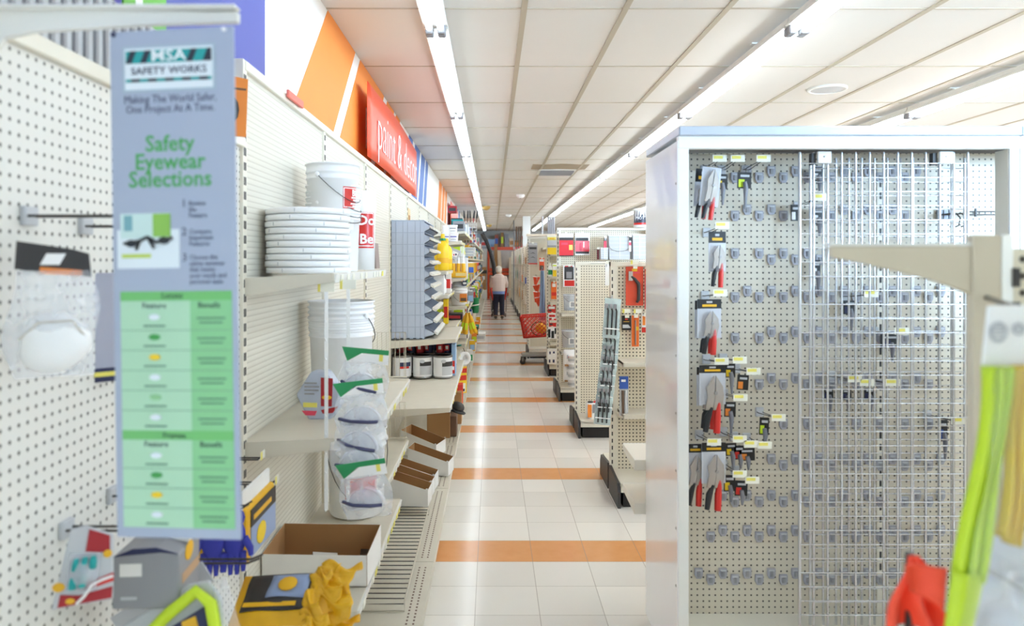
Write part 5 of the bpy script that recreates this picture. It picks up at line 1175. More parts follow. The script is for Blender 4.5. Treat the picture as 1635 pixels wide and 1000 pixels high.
# row with the two red bags
Y9 = 8.95
rcard('red_bag', 'red bag with black header at the end of the tall pegboard row', 'packet', 892.5, 373, 915, 409.5, Y9, WHITE, [(0, 0.18, 1, 0.30, CHAR), (0, 0.30, 1, 0.96, mat('bag_red', (226, 40, 52), 0.3)), (0, 0.96, 1, 1, BLACK), (0.7, 0.5, 0.95, 0.72, TAGY, 0.002), (0.15, 0.4, 0.6, 0.5, PINK, 0.002)], th=0.03)
rcard('red_bag', 'crumpled white-topped red bag right of the black-headed one', 'packet', 917.5, 372, 941, 407.5, Y9, WHITE, [(0.03, 0.22, 0.9, 0.36, CHAR), (0, 0.36, 0.97, 0.84, mat('bag_red', (0, 0, 0))), (0.02, 0.84, 0.95, 0.94, CHAR), (0.3, 0.45, 0.45, 0.8, PINK, 0.003), (0.55, 0.4, 0.62, 0.66, WHITE, 0.003)], th=0.03, rz=0.1)
rcard('roller_pack', 'white pack with a dark roller picture and red foot', 'packet', 899, 424, 918.5, 458, Y9, WHITE, [(0.08, 0.06, 0.85, 0.66, CHAR), (0.12, 0.02, 0.75, 0.08, RED), (0.1, 0.7, 0.9, 0.97, RED), (0.25, 0.3, 0.7, 0.6, MGREY, 0.012)], th=0.03)
def clear_tub(label, px, pb, y, w, h, m, band):
    t = thing('paint_pot', label, 'pot', AT(px, pb, y), (0, 0, 0.3))
    MB().lathe([(w*0.42, 0), (w*0.44, 0.004), (w*0.5, h*0.9), (w*0.52, h*0.92), (w*0.52, h), (w*0.46, h)], m, n=20).build('pot_wall', t)
    MB().lathe([(w*0.435, 0.004), (w*0.445, h*0.16)], band, n=20, caps=False).build('colour_band', t)
    MB().box((-w*0.2, -w*0.5, h*0.2), (w*0.25, -w*0.46, h*0.55), CARDW).box((-w*0.12, -w*0.51, h*0.24), (w*0.18, -w*0.5, h*0.5), MGREY).build('printed_label', t)
    MB().tube([(w*0.5*math.cos(a), -w*0.5*math.sin(a), h*0.85-h*0.35*math.sin(a)) for a in [PI*i/10 for i in range(11)]], 0.002, WIRE, 5).build('wire_handle', t)
    return t
clear_tub('clear pail with a blue base on the upper of two shelves', 909.5, 495.5, 8.82, 0.155, 0.195, clear('clear_pail', (214, 222, 232), 0.65), SKY)
clear_tub('pale grey pail with a purple base line on the lower shelf', 908, 554.5, 8.82, 0.17, 0.21, LGREY, PURPLE)
def sack(label, px, py0, y, w, h, group='pale bags on the base of the tall row'):
    t = thing('filler_bag', label, 'bag', AT(px, py0, y), (0, 0, 0.1), group)
    MB().rings([[(w/2*k*(abs(math.cos(a))**0.6)*math.copysign(1, math.cos(a)), 0.06*k2*math.sin(a), h*z) for a in [2*PI*i/16 for i in range(16)]] for k, k2, z in ((0.9, 0.9, 0), (1, 1.1, 0.2), (0.98, 1.1, 0.7), (0.95, 0.8, 0.9), (0.92, 0.15, 1.0))], WHITE).build('bag_body', t)
    MB().box((-w*0.3, -0.072, h*0.5), (w*0.3, -0.06, h*0.72), LGREY).box((-w*0.46, -0.068, h*0.04), (w*0.46, -0.055, h*0.16), KRAFT).box((-w*0.2, -0.075, h*0.56), (w*0.2, -0.072, h*0.66), PINK).build('printed_label', t)
    return t
sack('white bag with grey print, upper of two at the row end', 909, 585, 8.77, 0.15, 0.20); sack('white bag with brown foot, lower of two at the row end', 909, 609.5, 8.8, 0.15, 0.18)
for i in range(4):
    t = thing('plaster_tub', f'white tub, {("lowest", "second", "third", "top")[i]} of the column beside the pale bags', 'tub', (PX(915, 8.7), 8.72, 0.168+0.095*i), group='column of white tubs')
    MB().lathe([(0.055, 0), (0.06, 0.07), (0.064, 0.072), (0.064, 0.09), (0.055, 0.094)], WHITE, n=18).build('tub_body', t); MB().lathe([(0.0605, 0.02), (0.0615, 0.05)], LGREY, n=18, caps=False).build('printed_band', t)
# rectangular pails on the high shelf of the tall row
def pail(label, px0, px1, py0, py1, y, m=None, handle=True):
    w = (px1-px0)/F*y; h = (py1-py0)/F*y
    t = thing('square_pail', label, 'pail', AT((px0+px1)/2, py1, y), (0, 0, 0), 'square white pails on the tall row')
    g = MB().prism([(-w*0.47, 0), (w*0.47, 0), (w/2, h), (-w/2, h)], 'Y', -0.1, 0.1, m or LGREY)
    for k in range(1, 6): g.box((-w*0.48, -0.102, h*k/6), (w*0.48, -0.1, h*k/6+0.003), WHITE)
    g.box((-0.004, -0.104, 0.01), (0.004, -0.1, h*0.98), WHITE)
    g.build('pail_body', t); MB().box((-w*0.52, -0.108, h*0.96), (w*0.52, 0.108, h), WHITE).build('rim', t)
    if handle: MB().tube([(w*0.48*math.cos(a), -0.112, h*0.55-h*0.22*math.sin(a)) for a in [PI*i/12 for i in range(13)]], 0.004, STEEL, 6).build('wire_handle', t)
    return t
pail('square white pail with drooping wire handle on the high shelf', 970, 1004, 376, 414.5, 8.72)
pail('square white pail at the right end of the high shelf', 1008, 1029, 375, 414, 8.74, handle=False)
pail('low square pail at the left end of the high shelf', 957, 969, 396, 414.5, 8.7, handle=False)
rcard('stir_card', 'red and black narrow card between the low and the handled pail', 'card', 964, 379, 968.5, 396, 8.62, PINK, [(0, 0, 1, 0.35, CHAR), (0.3, 0.05, 0.8, 0.3, LGREY, 0.002)], hookto=9.0)
rcard('stir_card', 'black and white narrow card left of the rightmost pail', 'card', 1004.2, 377, 1007.6, 402, 8.6, WHITE, [(0, 0, 1, 0.3, CHAR), (0, 0.4, 1, 0.6, PINK)], hookto=9.0)
rcard('strainer_card', 'dark red-edged card standing left of the low pail', 'card', 953, 396.5, 956.5, 414.5, 8.66, CHAR, [(0.3, 0, 0.6, 1, DKRED)], hookto=9.0)
t = thing('label_pail', 'white pail with dark label and red foot on the highest shelf', 'pail', AT(1023, 363.5, 8.85))
MB().lathe([(0.085, 0), (0.088, 0.01), (0.09, 0.2), (0.094, 0.205), (0.094, 0.225), (0.08, 0.228)], WHITE, n=20).build('pail_body', t)
g = MB(); cpatch(g, -1.4, 1.4, 0.055, 0.2, mat('label_dark', (64, 62, 78), 0.4), 0.006, 0.0836); cpatch(g, -1.4, 1.4, 0.03, 0.055, RED, 0.006, 0.0836); g.build('paper_label', t)
text('MOTTS', 0.05, WTX, t, (0.0, -0.093, 0.11), name='label_letters')
# second low row: container
t = thing('wipes_tub', 'orange and white container with red cap on the second low row base', 'tub', AT(945, 668, 6.98), (0, 0, 0.2))
MB().rings([[(0.055*k*(abs(math.cos(a))**0.6)*math.copysign(1, math.cos(a)), 0.05*k*math.sin(a), z) for a in [2*PI*i/16 for i in range(16)]] for k, z in ((0.95, 0), (1, 0.02), (1.0, 0.14), (0.9, 0.15))], WHITE).build('tub_body', t)
MB().box((-0.056, -0.052, 0.02), (-0.02, -0.04, 0.14), ORANGE).box((-0.01, -0.053, 0.06), (0.05, -0.04, 0.14), MGREY).build('printed_label', t)
MB().ball((0.03, -0.01, 0.155), (0.02, 0.02, 0.014), RED, 10, 6).ball((-0.015, 0.0, 0.155), (0.03, 0.025, 0.012), CHAR, 10, 6).build('cap', t)
carton('white_jar', 'small white box next to the container on the second low row', 'box', (PX(956, 6.95), 6.98, 0.168), 0.06, 0.08, 0.06, CARDW, face=LGREY)
# first low row: hanging scraper, small cards, brushes
Y5 = 5.27
def scraper(t, w, h):
    c = MB().box((-w*0.36, -0.02, -h*0.36), (-w*0.12, -0.008, -h*0.12), CHROME)
    c.build('blade', t)
    MB().tube([(-w*0.20, -0.016, -h*0.25), (0.0, -0.018, -h*0.32), (w*0.2, -0.02, -h*0.44), (w*0.22, -0.02, -h*0.6), (w*0.2, -0.02, -h*0.85), (w*0.1, -0.02, -h*0.92)], 0.012, CHAR, 8, radii=[0.008, 0.011, 0.013, 0.012, 0.012, 0.009]).build('handle', t)
rcard('scraper_card', 'red-orange card with a black-handled scraper on the low pegboard row', 'scraper', 999, 426, 1027, 488, Y5-0.03, mat('card_red', (222, 78, 50), 0.45), [(0.35, 0.05, 0.65, 0.12, GOLD), (0.3, 0.14, 0.8, 0.17, PINK)], extra=scraper)
rcard('scraper_card', 'second red card half hidden by the tall case edge', 'scraper', 1029, 430, 1042, 494, Y5-0.05, mat('card_crimson', (196, 48, 44), 0.45), [(0.1, 0.05, 0.9, 0.12, GOLD)])
def blades(t, w, h): MB().prism([(-w*0.4, -h*0.62), (w*0.2, -h*0.62), (w*0.42, -h*0.8), (w*0.42, -h*0.85), (-w*0.4, -h*0.85)], 'Y', -0.008, -0.004, LGREY).build('blade', t)
rcard('blade_card', 'black card with grey blades under the scraper', 'blades', 992.5, 504, 1007.5, 527.5, Y5-0.03, BLACK, [(0.35, 0.2, 0.65, 0.3, RED), (0.2, 0.4, 0.8, 0.43, GOLD)], extra=blades)
def rodx(t, w, h): MB().tube([(0, -0.01, -h*0.15), (0, -0.012, -h*0.95)], 0.005, STEEL, 6).build('tool_shaft', t); MB().box((w*0.1, -0.008, -h*0.48), (w*0.42, -0.004, -h*0.36), GOLD).build('sticker', t)
rcard('tool_card', 'narrow orange card with a slim tool, right of the black card', 'tool', 1008.5, 504, 1020, 553.5, Y5-0.03, mat('card_orange', (240, 112, 36), 0.45), [(0.3, 0.03, 0.7, 0.09, RED)], extra=rodx)
rcard('tool_card', 'white and red card cut off by the tall case edge', 'tool', 1024.5, 502, 1036, 531, Y5-0.03, WHITE, [(0.0, 0.72, 1, 1, RED), (0.1, 0.1, 0.5, 0.6, ORANGE)])
rcard('price_holder', 'long pale plastic strip holder near the top of the low row', 'holder', 966, 419, 972.5, 456, 6.2, WHITE, [(0.2, 0.08, 0.5, 0.2, LGREY)], hookto=7.2)
for i, (px, py) in enumerate(((979, 449), (1000, 497), (1018, 497), (1013, 419), (977, 384))):
    t = thing('price_tag', f'cream price tag on the right pegboard rows, {("beside the long pale holder", "over the black blade card", "over the narrow orange card", "over the red-orange scraper card", "over the handled pail")[i]}', 'price tag', AT(px, py, 5.18 if i else 6.2) if i < 4 else AT(px, py, 8.9))
    MB().box((-0.028, -0.004, -0.014), (0.028, 0, 0.014), TAGW).box((-0.028, -0.005, -0.014), (-0.014, -0.004, 0.014), TAGY).build('card', t); MB().cyl((0, 0, 0), (0, 0.1, 0), 0.003, STEEL, 6).build('stem', t)
# cascade of bagged wire brushes
t0 = thing('clip_strip', 'clip strip carrying the cascade of wire brush packs', 'clip strip', AT(978, 477, 5.0))
MB().tube([(0, 0.02, 0.02), (-0.02, 0.02, -0.3), (-0.035, 0.02, -0.78)], 0.006, LGREY, 6).build('strip', t0); MB().cyl((0, 0.02, 0.0), (0, 0.24, 0.0), 0.004, STEEL).build('hook', t0)
for i in range(8):
    px, py, w, h = (979 - 2.0*i, 477 + 24*i if i else 477, 26, 62)
    if i: py = 512 + 17*i
    t = thing('brush_pack', f'clear pack of three wire brushes, {ORD[i]} from the top of the cascade', 'brush pack', AT(px, py, 4.93 - 0.012*i + (0.1 if i else 0)), (math.radians(-4), math.radians(5), math.radians((-1)**i*5)), 'cascade of wire brush packs')
    W_, H_ = w/F*5, h/F*5 if i == 0 else 0.20
    PF = clear('pack_film', (214, 230, 232), 0.45, 0.15)
    MB().sheet(lambda u, v: ((u-.5)*W_, -0.012*math.sin(PI*u)-0.003*math.sin(9*v), -H_*v), 6, 8, PF).sheet(lambda u, v: ((u-.5)*W_, 0.004, -H_*v), 3, 4, mat('film_back', (196, 212, 210), 0.4)).build('pouch', t)
    for k in range(3):
        x = -W_*0.28 + W_*0.26*k
        MB().tube([(x-0.012, -0.014, -H_*0.2), (x, -0.016, -H_*0.32), (x+0.002, -0.016, -H_*0.92)], 0.006, CHAR, 6).build('brush_handle', t)
        MB().box((x-0.022, -0.02, -H_*0.26), (x-0.004, -0.01, -H_*0.14), MGREY).build('brush_head', t)
    MB().box((-W_*0.45, -0.024, -H_*0.78), (W_*0.45, -0.02, -H_*0.75), WHITE).build('band', t)
def brushes(t, w, h):
    for k in range(2): MB().tube([(-w*0.15+w*0.3*k, -0.012, -h*0.35), (-w*0.12+w*0.27*k, -0.014, -h*0.95)], 0.009, (BROWN, LGREY)[k], 7).build('brush_handle', t)
rcard('brush_card', 'blue-topped pack of paint brushes standing on the low row shelf', 'brush pack', 989, 601, 1003, 664, 5.1, clear('brush_film', (226, 230, 236), 0.5), [(0, 0, 1, 0.32, BLUE), (0.2, 0.08, 0.7, 0.14, WHITE, 0.002)], hook=False, extra=brushes)
# row of yellow packages
Y11 = 10.72
ITEMS = [('yellow and grey carton at the top of the tall row by the cart', 873.5, 887, 379, 406, 1.77), ]
def shelf_item(name, label, px0, px1, py0, py1, y, m, blocks): return rcard(name, label, 'box', px0, py0, px1, py1, y, m, blocks, hook=False, th=0.08)
shelf_item('yellow_box', 'grey and yellow box on the top shelf of the tall row by the cart', 873.5, 887.5, 384, 406.5, Y11, LGREY, [(0, 0.52, 1, 1, YELLOW), (0, 0.36, 1, 0.5, MGREY)])
shelf_item('yellow_box', 'small yellow box lying on the top of the tall row by the cart', 874, 887, 379, 383.8, Y11, TAGY, [(0.2, 0.3, 0.8, 0.7, GOLD)])
bottle('glue_bottle', 'white bottle with green mark beside yellow packs', 878.5, 442, 10.7, 0.06, 0.20, WHITE, WHITE, GREEN)
shelf_item('yellow_box', 'yellow and white pack right of the green-marked bottle', 882, 888.5, 421, 441.5, Y11, WHITE, [(0, 0.5, 1, 1, YELLOW), (0, 0.1, 1, 0.2, LIME)])
rcard('orange_card', 'orange card hanging on the tall row by the cart', 'packet', 880, 450, 889, 478, 10.75, mat('card_orange', (0, 0, 0)), [(0.2, 0.1, 0.8, 0.3, WHITE), (0.1, 0.6, 0.9, 0.8, RED)])
for i, (py, m) in enumerate(((487, RED), (500, WHITE), (509, RED))):
    rcard('caulk_card', f'red and white pack, {ORD[i]} down between the shelves by the cart', 'packet', 874.5 + i, py, 887 + i*0.5, py+13, 10.7 - 0.02*i, m, [(0.1, 0.2, 0.9, 0.5, WHITE if m is RED else RED), (0.1, 0.6, 0.5, 0.8, CHAR)], hookto=10.92)
rcard('black_card_pack', 'black and white zigzag pack above the white cartons', 'packet', 875, 522, 888, 541, 10.66, WHITE, [(0, 0.2, 0.3, 0.9, BLACK), (0.4, 0.35, 0.75, 0.95, BLACK), (0.8, 0.1, 1, 0.6, BLACK)], hookto=10.92)
shelf_item('white_box', 'white carton with dark marks, upper of two by the cart row base', 873.5, 888, 557, 568, 10.6, CARDW, [(0.2, 0.3, 0.35, 0.7, NAVY), (0.6, 0.3, 0.8, 0.6, NAVY)])
shelf_item('white_box', 'white carton with dark marks, lower of two by the cart row base', 873.5, 888.5, 568.3, 580.5, 10.58, CARDW, [(0.15, 0.4, 0.3, 0.8, NAVY), (0.55, 0.4, 0.75, 0.8, NAVY)])
# pennants, jeans, grey pack at the pennant row
Y13 = 12.55
t0 = thing('pennant_hook', 'long hook holding the string of orange pennants', 'hook', AT(857, 440, Y13))
MB().cyl((0, -0.1, 0), (0, 0.34, 0), 0.005, STEEL).build('prong', t0); MB().tube([(0, 0, 0), (0.01, 0, -0.2), (0.0, 0, -0.52)], 0.004, WWIRE, 5).build('cord', t0)
for i, (px, py, s) in enumerate(((856, 442, 1.0), (856, 455, 1.1), (857, 466, 1.15), (858, 475, 1.0))):
    t = thing('pennant', f'orange-red pennant, {ORD[i]} from the top of the string by the cart', 'flag', AT(px, py, Y13-0.01*i), (0, math.radians(8*(-1)**i), math.radians(20*(-1)**i)), 'string of orange pennants')
    MB().sheet(lambda u, v: ((u-0.45)*0.13*s*(1-v*0.85), 0.02*math.sin(5*u), -0.16*s*v), 6, 6, REDO, 0.002).build('cloth', t); MB().box((-0.06*s, -0.003, -0.008), (0.07*s, 0.003, 0.004), WHITE).build('hem', t)
t = thing('denim_apron', 'pale denim cloth hanging beside the orange pennants', 'cloth', AT(866, 432, Y13-0.1))
DEN = mat('denim', (150, 172, 204), 0.85, noise=0.2, scale=20)
MB().sheet(lambda u, v: ((u-.5)*(0.06+0.05*v), 0.02*math.sin(14*u+3*v), -0.85*v), 12, 12, DEN, 0.004).build('cloth', t); MB().tube([(-0.02, 0, 0), (0.0, 0.01, 0.06), (0.02, 0, 0)], 0.004, DEN, 5).build('loop', t)
MB().cyl((0, -0.03, 0.05), (0, 0.42, 0.05), 0.004, STEEL).build('hook', t)
def wrench(t, w, h):
    for k in range(3): MB().tube([(-w*0.3, -0.008, -h*(0.3+0.2*k)), (0, -0.012, -h*(0.26+0.2*k)), (w*0.32, -0.008, -h*(0.32+0.2*k))], 0.012, CHAR, 6).build('tool', t)
rcard('tool_pack', 'grey tool pack with red foot hung on the pennant row end', 'packet', 843.5, 388, 858, 422, 12.6, MGREY, [(0.02, 0.0, 0.98, 0.12, LGREY), (0, 0.95, 1, 1, RED), (0.1, 0.2, 0.9, 0.3, CHAR)], th=0.02, extra=wrench)
rcard('red_pack', 'small red pack above the denim cloth', 'packet', 861, 412, 869, 432, 12.6, REDO, [(0.1, 0.1, 0.9, 0.3, WHITE), (0.1, 0.6, 0.9, 0.95, BROWN)])
t = thing('pale_board', 'pale plank lying on top of the pennant row', 'board', (0.6, 12.72, 2.105))
MB().box((0, -0.1, 0), (0.55, 0.1, 0.035), mat('pale_wood', (232, 214, 190), 0.6)).build('plank_body', t); MB().box((0.5, -0.102, 0.005), (0.54, -0.1, 0.03), GOLD).build('end_stripe', t)
for k in range(7):
    for i, h in enumerate((0.6, 1.1, 1.6)):
        nm, m = NAMES[int(RND.random()*12)]
        carton('row_carton', f'{nm} carton on the {LV[i]} shelf of the {ORD[k]} distant right row', 'box', (0.93, 14.8+1.9*k-0.2, h+0.002), 0.2, 0.16, RND.uniform(0.15, 0.3), m, face=NAMES[int(RND.random()*12)][1], group='cartons on the distant right rows')

# ---------------------------------------------------------------- hooks, tags and packs in the tall case
YT = 2.89
def case_hook(label, px, py):
    p = AT(px, py, YT); t = thing('scan_hook', label, 'hook', p, group='tagged hooks in the case')
    for dx in (-0.012, 0.012): MB().tube([(dx*0.3, 0.004, -0.004), (dx, CP-YT-0.03, -0.02), (dx, CP-YT, -0.02)], 0.0018, WIRE, 5).build('prong', t)
    MB().box((-0.028, -0.002, -0.014), (0.028, 0, 0.014), TAGW).box((-0.024, -0.0025, -0.002), (0.012, -0.002, 0.010), TAGY).build('price_tag', t)
    MB().box((-0.018, CP-YT-0.008, -0.04), (0.018, CP-YT, 0.0), LGREY).build('back_plate', t, bevel=0.003)
HK = [(1149, 253, 'above the top plier pack'), (1178, 253, 'second along the top'), (1219, 253, 'third along the top'), (1153, 360, 'over the slim plier pack'), (1150, 468, 'over the third plier pack'),
      (1152, 577, 'over the largest plier pack'), (1181, 575, 'right of the largest plier pack hook'), (1203, 593, 'lower right of that pair'), (1182, 635, 'beside the largest pliers'), (1243, 667, 'alone in the middle of the board'),
      (1140, 706, 'over the lowest plier packs'), (1181, 701, 'right of the lowest plier hook'), (1199, 709, 'third in the low tag cluster'), (1221, 711, 'rightmost in the low tag cluster'), (1181, 757, 'over the lowest small packs'), (1201, 767, 'lower right end of the cluster')]
for px, py, lb in HK: case_hook(f'white and yellow price tag hook in the case, {lb}', px, py)
def pliers(label, px0, py0, px1, py1, p2, y=2.98, hd=0.25, k=1.0, tilt=0.0, pic=CHAR):
    """blister card with a dark header; locking pliers whose handles hang below the card"""
    w = (px1-px0)/F*y; h = (py1-py0)/F*y; L = (p2-py0)/F*y
    t = thing('plier_pack', label, 'pliers', AT((px0+px1)/2, py0, y), (0, math.radians(tilt), math.radians(4)), 'plier packs in the case')
    MB().box((-w/2, 0, -h), (w/2, 0.002, 0), mat('blister_card', (206, 208, 216), 0.35)).build('card', t)
    MB().box((-w/2, -0.0015, -h*hd), (w/2, 0, 0), BLACK if pic is CHAR else pic).box((-w*0.3, -0.0025, -h*hd*0.8), (w*0.3, -0.0015, -h*hd*0.55), GOLD).box((-w*0.12, -0.0025, -h*hd*0.4), (w*0.12, -0.0015, -h*hd*0.2), LGREY).build('printed_header', t)
    MB().sheet(lambda u, v: ((u-.5)*w*0.9, -0.004-0.03*math.sin(PI*u)**0.5*math.sin(PI*(0.1+0.8*v))**0.5, -h*(hd+(1-hd)*v)), 8, 8, clear('blister', (228, 230, 238), 0.16, 0.08)).build('blister', t)
    J = mat('plier_steel', (176, 166, 156), 0.35, 0.6)
    z0, z1 = -h*(hd+0.06), -L*0.66
    cx = w*0.06
    MB().prism([(cx-0.004, z0), (cx-0.030*k, z0+(z1-z0)*0.35), (cx-0.026*k, z0+(z1-z0)*0.6), (cx-0.034*k, z1), (cx-0.01*k, z1), (cx-0.002, z0+(z1-z0)*0.6)], 'Y', -0.018, -0.008, J).prism([(cx+0.002, z0), (cx+0.024*k, z0+(z1-z0)*0.3), (cx+0.028*k, z0+(z1-z0)*0.6), (cx+0.018*k, z1), (cx-0.008*k, z1), (cx, z0+(z1-z0)*0.5)], 'Y', -0.020, -0.010, J).cyl((cx, -0.024, (z0+z1)/2), (cx, -0.006, (z0+z1)/2), 0.006*k, STEEL, 10).build('jaw', t)
    MB().tube([(cx-0.012*k, -0.014, z1+0.01), (cx-0.026*k, -0.015, z1-(L+z1)*0.3), (cx-0.034*k, -0.015, -L+0.004)], 0.011*k, BLACK, 8, radii=[0.006*k, 0.012*k, 0.009*k]).build('black_handle', t)
    MB().tube([(cx+0.012*k, -0.014, z1+0.03), (cx+0.006*k, -0.016, z1-(L+z1)*0.3), (cx+0.004*k, -0.016, -L)], 0.011*k, RED, 8, radii=[0.006*k, 0.013*k, 0.012*k]).build('red_handle', t)
    return t
pliers('topmost plier pack in the case, white blister with red handle', 1122, 266, 1153, 330, 352, 2.93, 0.02, 0.8, 6)
pliers('plier pack hanging behind the topmost one', 1111, 270, 1136, 330, 350, 3.0, 0.35, 0.8, 4)
pliers('slim plier pack, second from the top of the case', 1131, 370, 1159, 434, 459, 2.95, 0.28, 0.85)
pliers('third plier pack down with broad black header', 1113, 478, 1152, 540, 566, 2.95, 0.24, 1.0)
pliers('plier pack just behind the third one down', 1109, 480, 1148, 540, 564, 3.01, 0.24, 1.0)
pliers('largest plier pack, fourth down in the case', 1116, 583, 1159, 646, 690, 2.93, 0.2, 1.2)
pliers('plier pack behind the largest one', 1112, 586, 1152, 648, 684, 3.01, 0.2, 1.1)
pliers('lowest plier pack with wide black header', 1120, 707, 1159, 772, 813, 2.93, 0.22, 1.15)
pliers('lowest plier pack at the left, half behind the white post', 1096, 709, 1124, 772, 806, 2.96, 0.22, 1.0)
def small(label, px, py, w=20, h=26, tool=None, y=2.97, band=YELLOW, tilt=0.0):
    W_, H_ = w/F*y, h/F*y
    t = thing('bit_pack', label, 'tool pack', AT(px, py-h/2, y), (0, math.radians(tilt), 0), 'small black packs in the case')
    MB().box((-W_/2, 0, -H_), (W_/2, 0.004, 0), BLACK).build('card', t)
    MB().box((-W_*0.42, -0.0015, -H_*0.92), (-W_*0.0, 0, -H_*0.45), band).box((-W_*0.3, -0.0015, -H_*0.3), (W_*0.35, 0, -H_*0.16), LGREY).build('printed_block', t)
    if tool: MB().tube([(0.0, -0.006, -H_*0.6), (0.004, -0.008, -H_), (0.004, -0.006, -H_-tool/F*y)], 0.009, GREYP, 7, radii=[0.008, 0.010, 0.004]).build('tool', t)
SM = [(1153, 290, 18, 24, 26, 'beside the topmost plier pack', YELLOW), (1189, 288, 22, 26, 34, 'third hook along the top', LIME), (1166, 592, 16, 22, 26, 'right of the largest plier header', YELLOW), (1187, 611, 18, 24, None, 'lower right of the largest plier header', ORANGE),
      (1166, 654, 18, 24, 26, 'beside the largest pliers', ORANGE), (1221, 681, 15, 28, 16, 'alone under the single middle tag', LIME), (1167, 718, 17, 20, 22, 'right of the lowest wide header', YELLOW), (1180, 723, 16, 22, 14, 'second right of the lowest header', RED), (1192, 726, 26, 20, 14, 'third right of the lowest header', ORANGE),
      (1165, 772, 18, 26, 16, 'beside the lowest pliers', YELLOW), (1184, 780, 20, 24, 14, 'bottom right of the cluster', RED)]
for px, py, w, h, tl, lb, bd in SM: small(f'small black tool pack in the case, {lb}', px, py, w, h, tl, 2.97, bd, RND.uniform(-4, 4))
G2 = [(1357, 491, 20, 22, 26, 'below the bracket arm tip'), (1422, 545, 32, 22, 22, 'widest one in mid grid'), (1323, 629, 15, 18, 22, 'left of the three in a row'), (1352, 630, 15, 18, 22, 'middle of the three in a row'), (1388, 629, 16, 18, 20, 'right of the three in a row'), (1306, 278, 14, 22, 18, 'topmost behind the grid corner'),
      (1270, 340, 14, 26, None, 'at the left grid edge'), (1306, 345, 18, 26, 20, 'below the topmost one'), (1304, 430, 12, 30, 26, 'beside the grid left of the arm tip')]
for px, py, w, h, tl, lb in G2: small(f'small dark pack seen through the chrome grid, {lb}', px, py, w, h, tl, 3.05, NAVY if px > 1310 else WHITE)
small('small blue pack at the lower right of the chrome grid', 1506, 688, 14, 34, 30, 3.05, BLUE)
for i, (px, py) in enumerate(((1440, 529), (1365, 605), (1384, 611), (1425, 611), (1308, 315), (1391, 469), (1530, 672))):
    case_hook(f'pale tag hook behind the chrome grid, {("mid right", "left of three", "centre of three", "right of three", "near the top left", "below the arm", "far right low")[i]}', px, py)
t = thing('scan_rail', 'pair of dark horizontal rods near the top right of the case', 'rods', (PX(1545, 3.05), 3.05, 0))
for py in (338, 343): MB().cyl((0, 0, PH(py, 3.05)), (PX(1610, 3.05)-PX(1545, 3.05)-0.04, 0, PH(py, 3.05)), 0.003, WIRE).build('rod', t)
MB().box((0.03, -0.004, PH(346, 3.05)), (0.036, 0.004, PH(333, 3.05)), CHAR).build('clip', t)
for i in range(3):
    t = thing('wire_hook', f'bent dark wire hook by the grid top right, {ORD[i]} from the left', 'hook', AT(1518+9*i, 345, 3.02), group='bent wire hooks')
    MB().tube([(0, 0.07, 0.01), (0, 0.0, 0.01), (0.004, -0.02, -0.01), (0.002, -0.012, -0.04), (-0.004, 0.0, -0.045)], 0.003, WIRE, 6).build('wire', t); MB().box((-0.014, 0.068, -0.01), (0.014, 0.076, 0.03), GREYP).build('back_plate', t)

# ---------------------------------------------------------------- right foreground
YN = 1.08
BEI = mat('beige_metal', (206, 194, 172), 0.5, noise=0.06)
x0, x1, x2 = PX(1554, YN), PX(1600, YN), PX(1627, YN)
t = thing('row_end_post', 'blurred beige upright post at the right edge', 'post', (0, YN, 0))
MB().box((x0, 0, 0), (x1, 0.018, 1.70), BEI).build('post', t, bevel=0.002)
g = MB().prism([(x1, 0.0), (x2, 0.012), (x2, 0.05), (x1, 0.05)], 'Z', 0, 1.70, WPAINT); g.build('slotted_side', t)
g = MB(); z = 0.2
while z < 1.66: g.box((x2-0.002, 0.008, z), (x2+0.008, 0.012, z+0.028), CHAR); z += 0.0508
g.build('slot', t)
MB().box((x2, 0.02, 0.1), (x2+5.5, 0.045, 1.68), PEGX).build('peg_panel', t)  # lengthened out of view to block low window light from the case
t = thing('shelf_bracket', 'beige bracket arm pointing left from the blurred post', 'bracket', (x0, YN+0.009, PH(393, YN)))
Lb = x0 - PX(1328, YN)
MB().prism([(0, 0), (0, -0.072), (-Lb*0.25, -0.052), (-Lb*0.8, -0.024), (-Lb*0.97, -0.018), (-Lb, -0.014), (-Lb, 0.0)], 'Y', -0.006, 0.006, BEI).build('arm_plate', t, bevel=0.0015)
MB().box((-Lb, -0.006, 0.0), (0, 0.03, 0.005), WPAINT).build('top_flange', t)
# bagged reflective bands
YV = 0.86
def at(px, py, y=YV): return Vector(AT(px, py, y))
t = thing('band_pack', 'bagged lime and amber bands under a white header card at the right edge', 'band pack', at(1610, 490))
o = at(1610, 490)
MB().prism([(p.x-o.x, p.z-o.z) for p in (at(1576, 488), at(1700, 486), at(1700, 585), at(1566, 585))], 'Y', -0.003, 0.001, WHITE).build('header_card', t, bevel=0.001)
g = MB()
for cx, cy, rx, ry in ((1590, 530, 15, 17), (1622, 525, 10, 10)):
    c = at(cx, cy)-o; g.rings([[(c.x+rx*k/F*YV*math.cos(a), -0.0045, c.z+ry*k/F*YV*math.sin(a)) for a in [2*PI*i/20 for i in range(20)]] for k in (1.0, 0.62)], LGREY, smooth=False, caps=False)
    for q in (-0.3, 0.1, 0.4): g.box((c.x-rx*0.9/F*YV, -0.005, c.z+ry*q/F*YV), (c.x+rx*0.9/F*YV, -0.0035, c.z+ry*(q+0.14)/F*YV), LGREY)
g.build('printed_emblem', t)
YEL2 = mat('amber_band', (236, 200, 44), 0.4, noise=0.12, scale=16)
LIM2 = mat('lime_band', (200, 226, 40), 0.4, noise=0.1, scale=16)
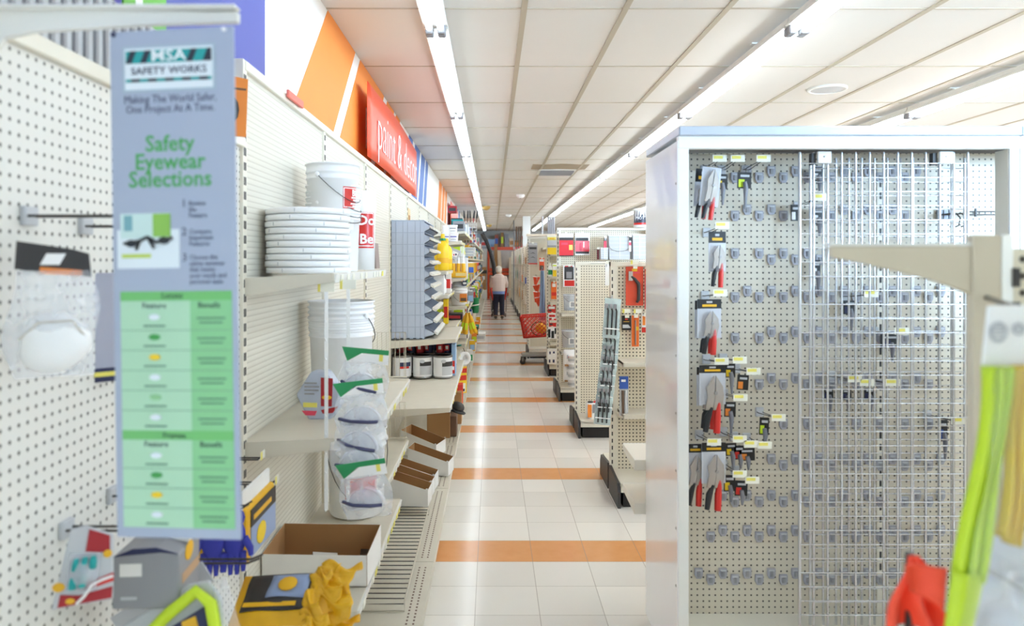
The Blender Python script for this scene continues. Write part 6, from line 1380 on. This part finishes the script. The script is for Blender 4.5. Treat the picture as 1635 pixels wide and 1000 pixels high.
for px0, px1, pxb0, pxb1, pyb, m, nm, k in ((1560, 1575, 1512, 1528, 915, LIM2, 'lime_band', 0), (1574, 1589, 1527, 1543, 925, LIM2, 'lime_band', 1), (1588, 1603, 1542, 1558, 918, LIM2, 'lime_band', 2), (1606, 1616, 1580, 1594, 850, YEL2, 'amber_band', 3), (1616, 1628, 1594, 1608, 862, YEL2, 'amber_band', 4), (1627, 1640, 1608, 1622, 866, YEL2, 'amber_band', 5)):
    def f(u, v, d=0.0):
        a = at(px0+(px1-px0)*u + (pxb0-px0+(pxb1-pxb0-px1+px0)*u)*v**1.6, 582+(pyb-582)*v) - o
        return (a.x, -0.006-0.012*math.sin(PI*u)-d-0.004*math.sin(6*v+k), a.z)
    MB().sheet(f, 5, 14, m, 0.003).build(nm, t)
def lower(u, v):
    a = at(1497+(1520-1497)*(1-v)*0.5 + (52-8*v)*u, 905+(995-905)*v) - o
    return (a.x, -0.012-0.01*math.sin(PI*u), a.z)
MB().sheet(lower, 5, 8, LIM2, 0.003).build('lime_fold', t)
def film(u, v):
    a = at(1566-78*v**1.5+(100+80*v)*u, 582+480*v) - o
    return (a.x, -0.026-0.012*math.sin(PI*u)+0.004*math.sin(9*u+14*v), a.z)
MB().sheet(film, 12, 20, clear('band_film', (226, 230, 238), 0.13, 0.2)).build('clear_sleeve', t)
MB().cyl((0.03, -0.01, -0.01), (0.125, 0.222, 0.0), 0.004, STEEL).build('hook', t)
t = thing('white_bag', 'crumpled white film bag at the lower right corner', 'bag', at(1610, 920, 0.92))
def wb(u, v):
    a = at(1545+130*u-30*v, 850+190*v, 0.92) - at(1610, 920, 0.92)
    return (a.x, -0.02*math.sin(PI*u)+0.014*math.sin(8*u+6*v)+0.010*math.sin(13*v-5*u), a.z+0.01*math.sin(6*u))
MB().sheet(wb, 18, 16, mat('white_film', (226, 228, 236), 0.35), 0.003).build('film', t)
MB().tube([(-0.045, -0.03, 0.02), (0.0, -0.036, -0.005), (0.05, -0.03, -0.02)], 0.003, LGREY, 6).build('seam', t)
t = thing('safety_flag', 'bright orange-red warning flag bunched on a rod at lower right', 'flag', at(1455, 885, 0.98))
FLAG = mat('flag_red', (255, 84, 52), 0.6, noise=0.05)
def fl(u, v):
    w = (0.013 + 0.085*v**0.9); z = -0.105*v - 0.02*v*math.sin(3*PI*u)*0.6
    return ((u-0.48)*w*1.05 + 0.004*math.sin(8*v), -0.022*math.sin(4*PI*u+0.6)*v - 0.004, z)
MB().sheet(fl, 32, 14, FLAG, 0.0015).build('cloth', t)
def fl2(u, v): return ((u-0.62)*0.05*(1-0.2*v)+0.004, -0.032+0.008*math.sin(5*u), -0.002-0.052*v*(0.65+0.35*u))
MB().sheet(fl2, 8, 6, FLAG, 0.0015).build('folded_corner', t)
MB().cyl((0.0, 0.004, -0.4), (0.0, 0.004, 0.0), 0.006, CHAR, 8).build('rod', t)
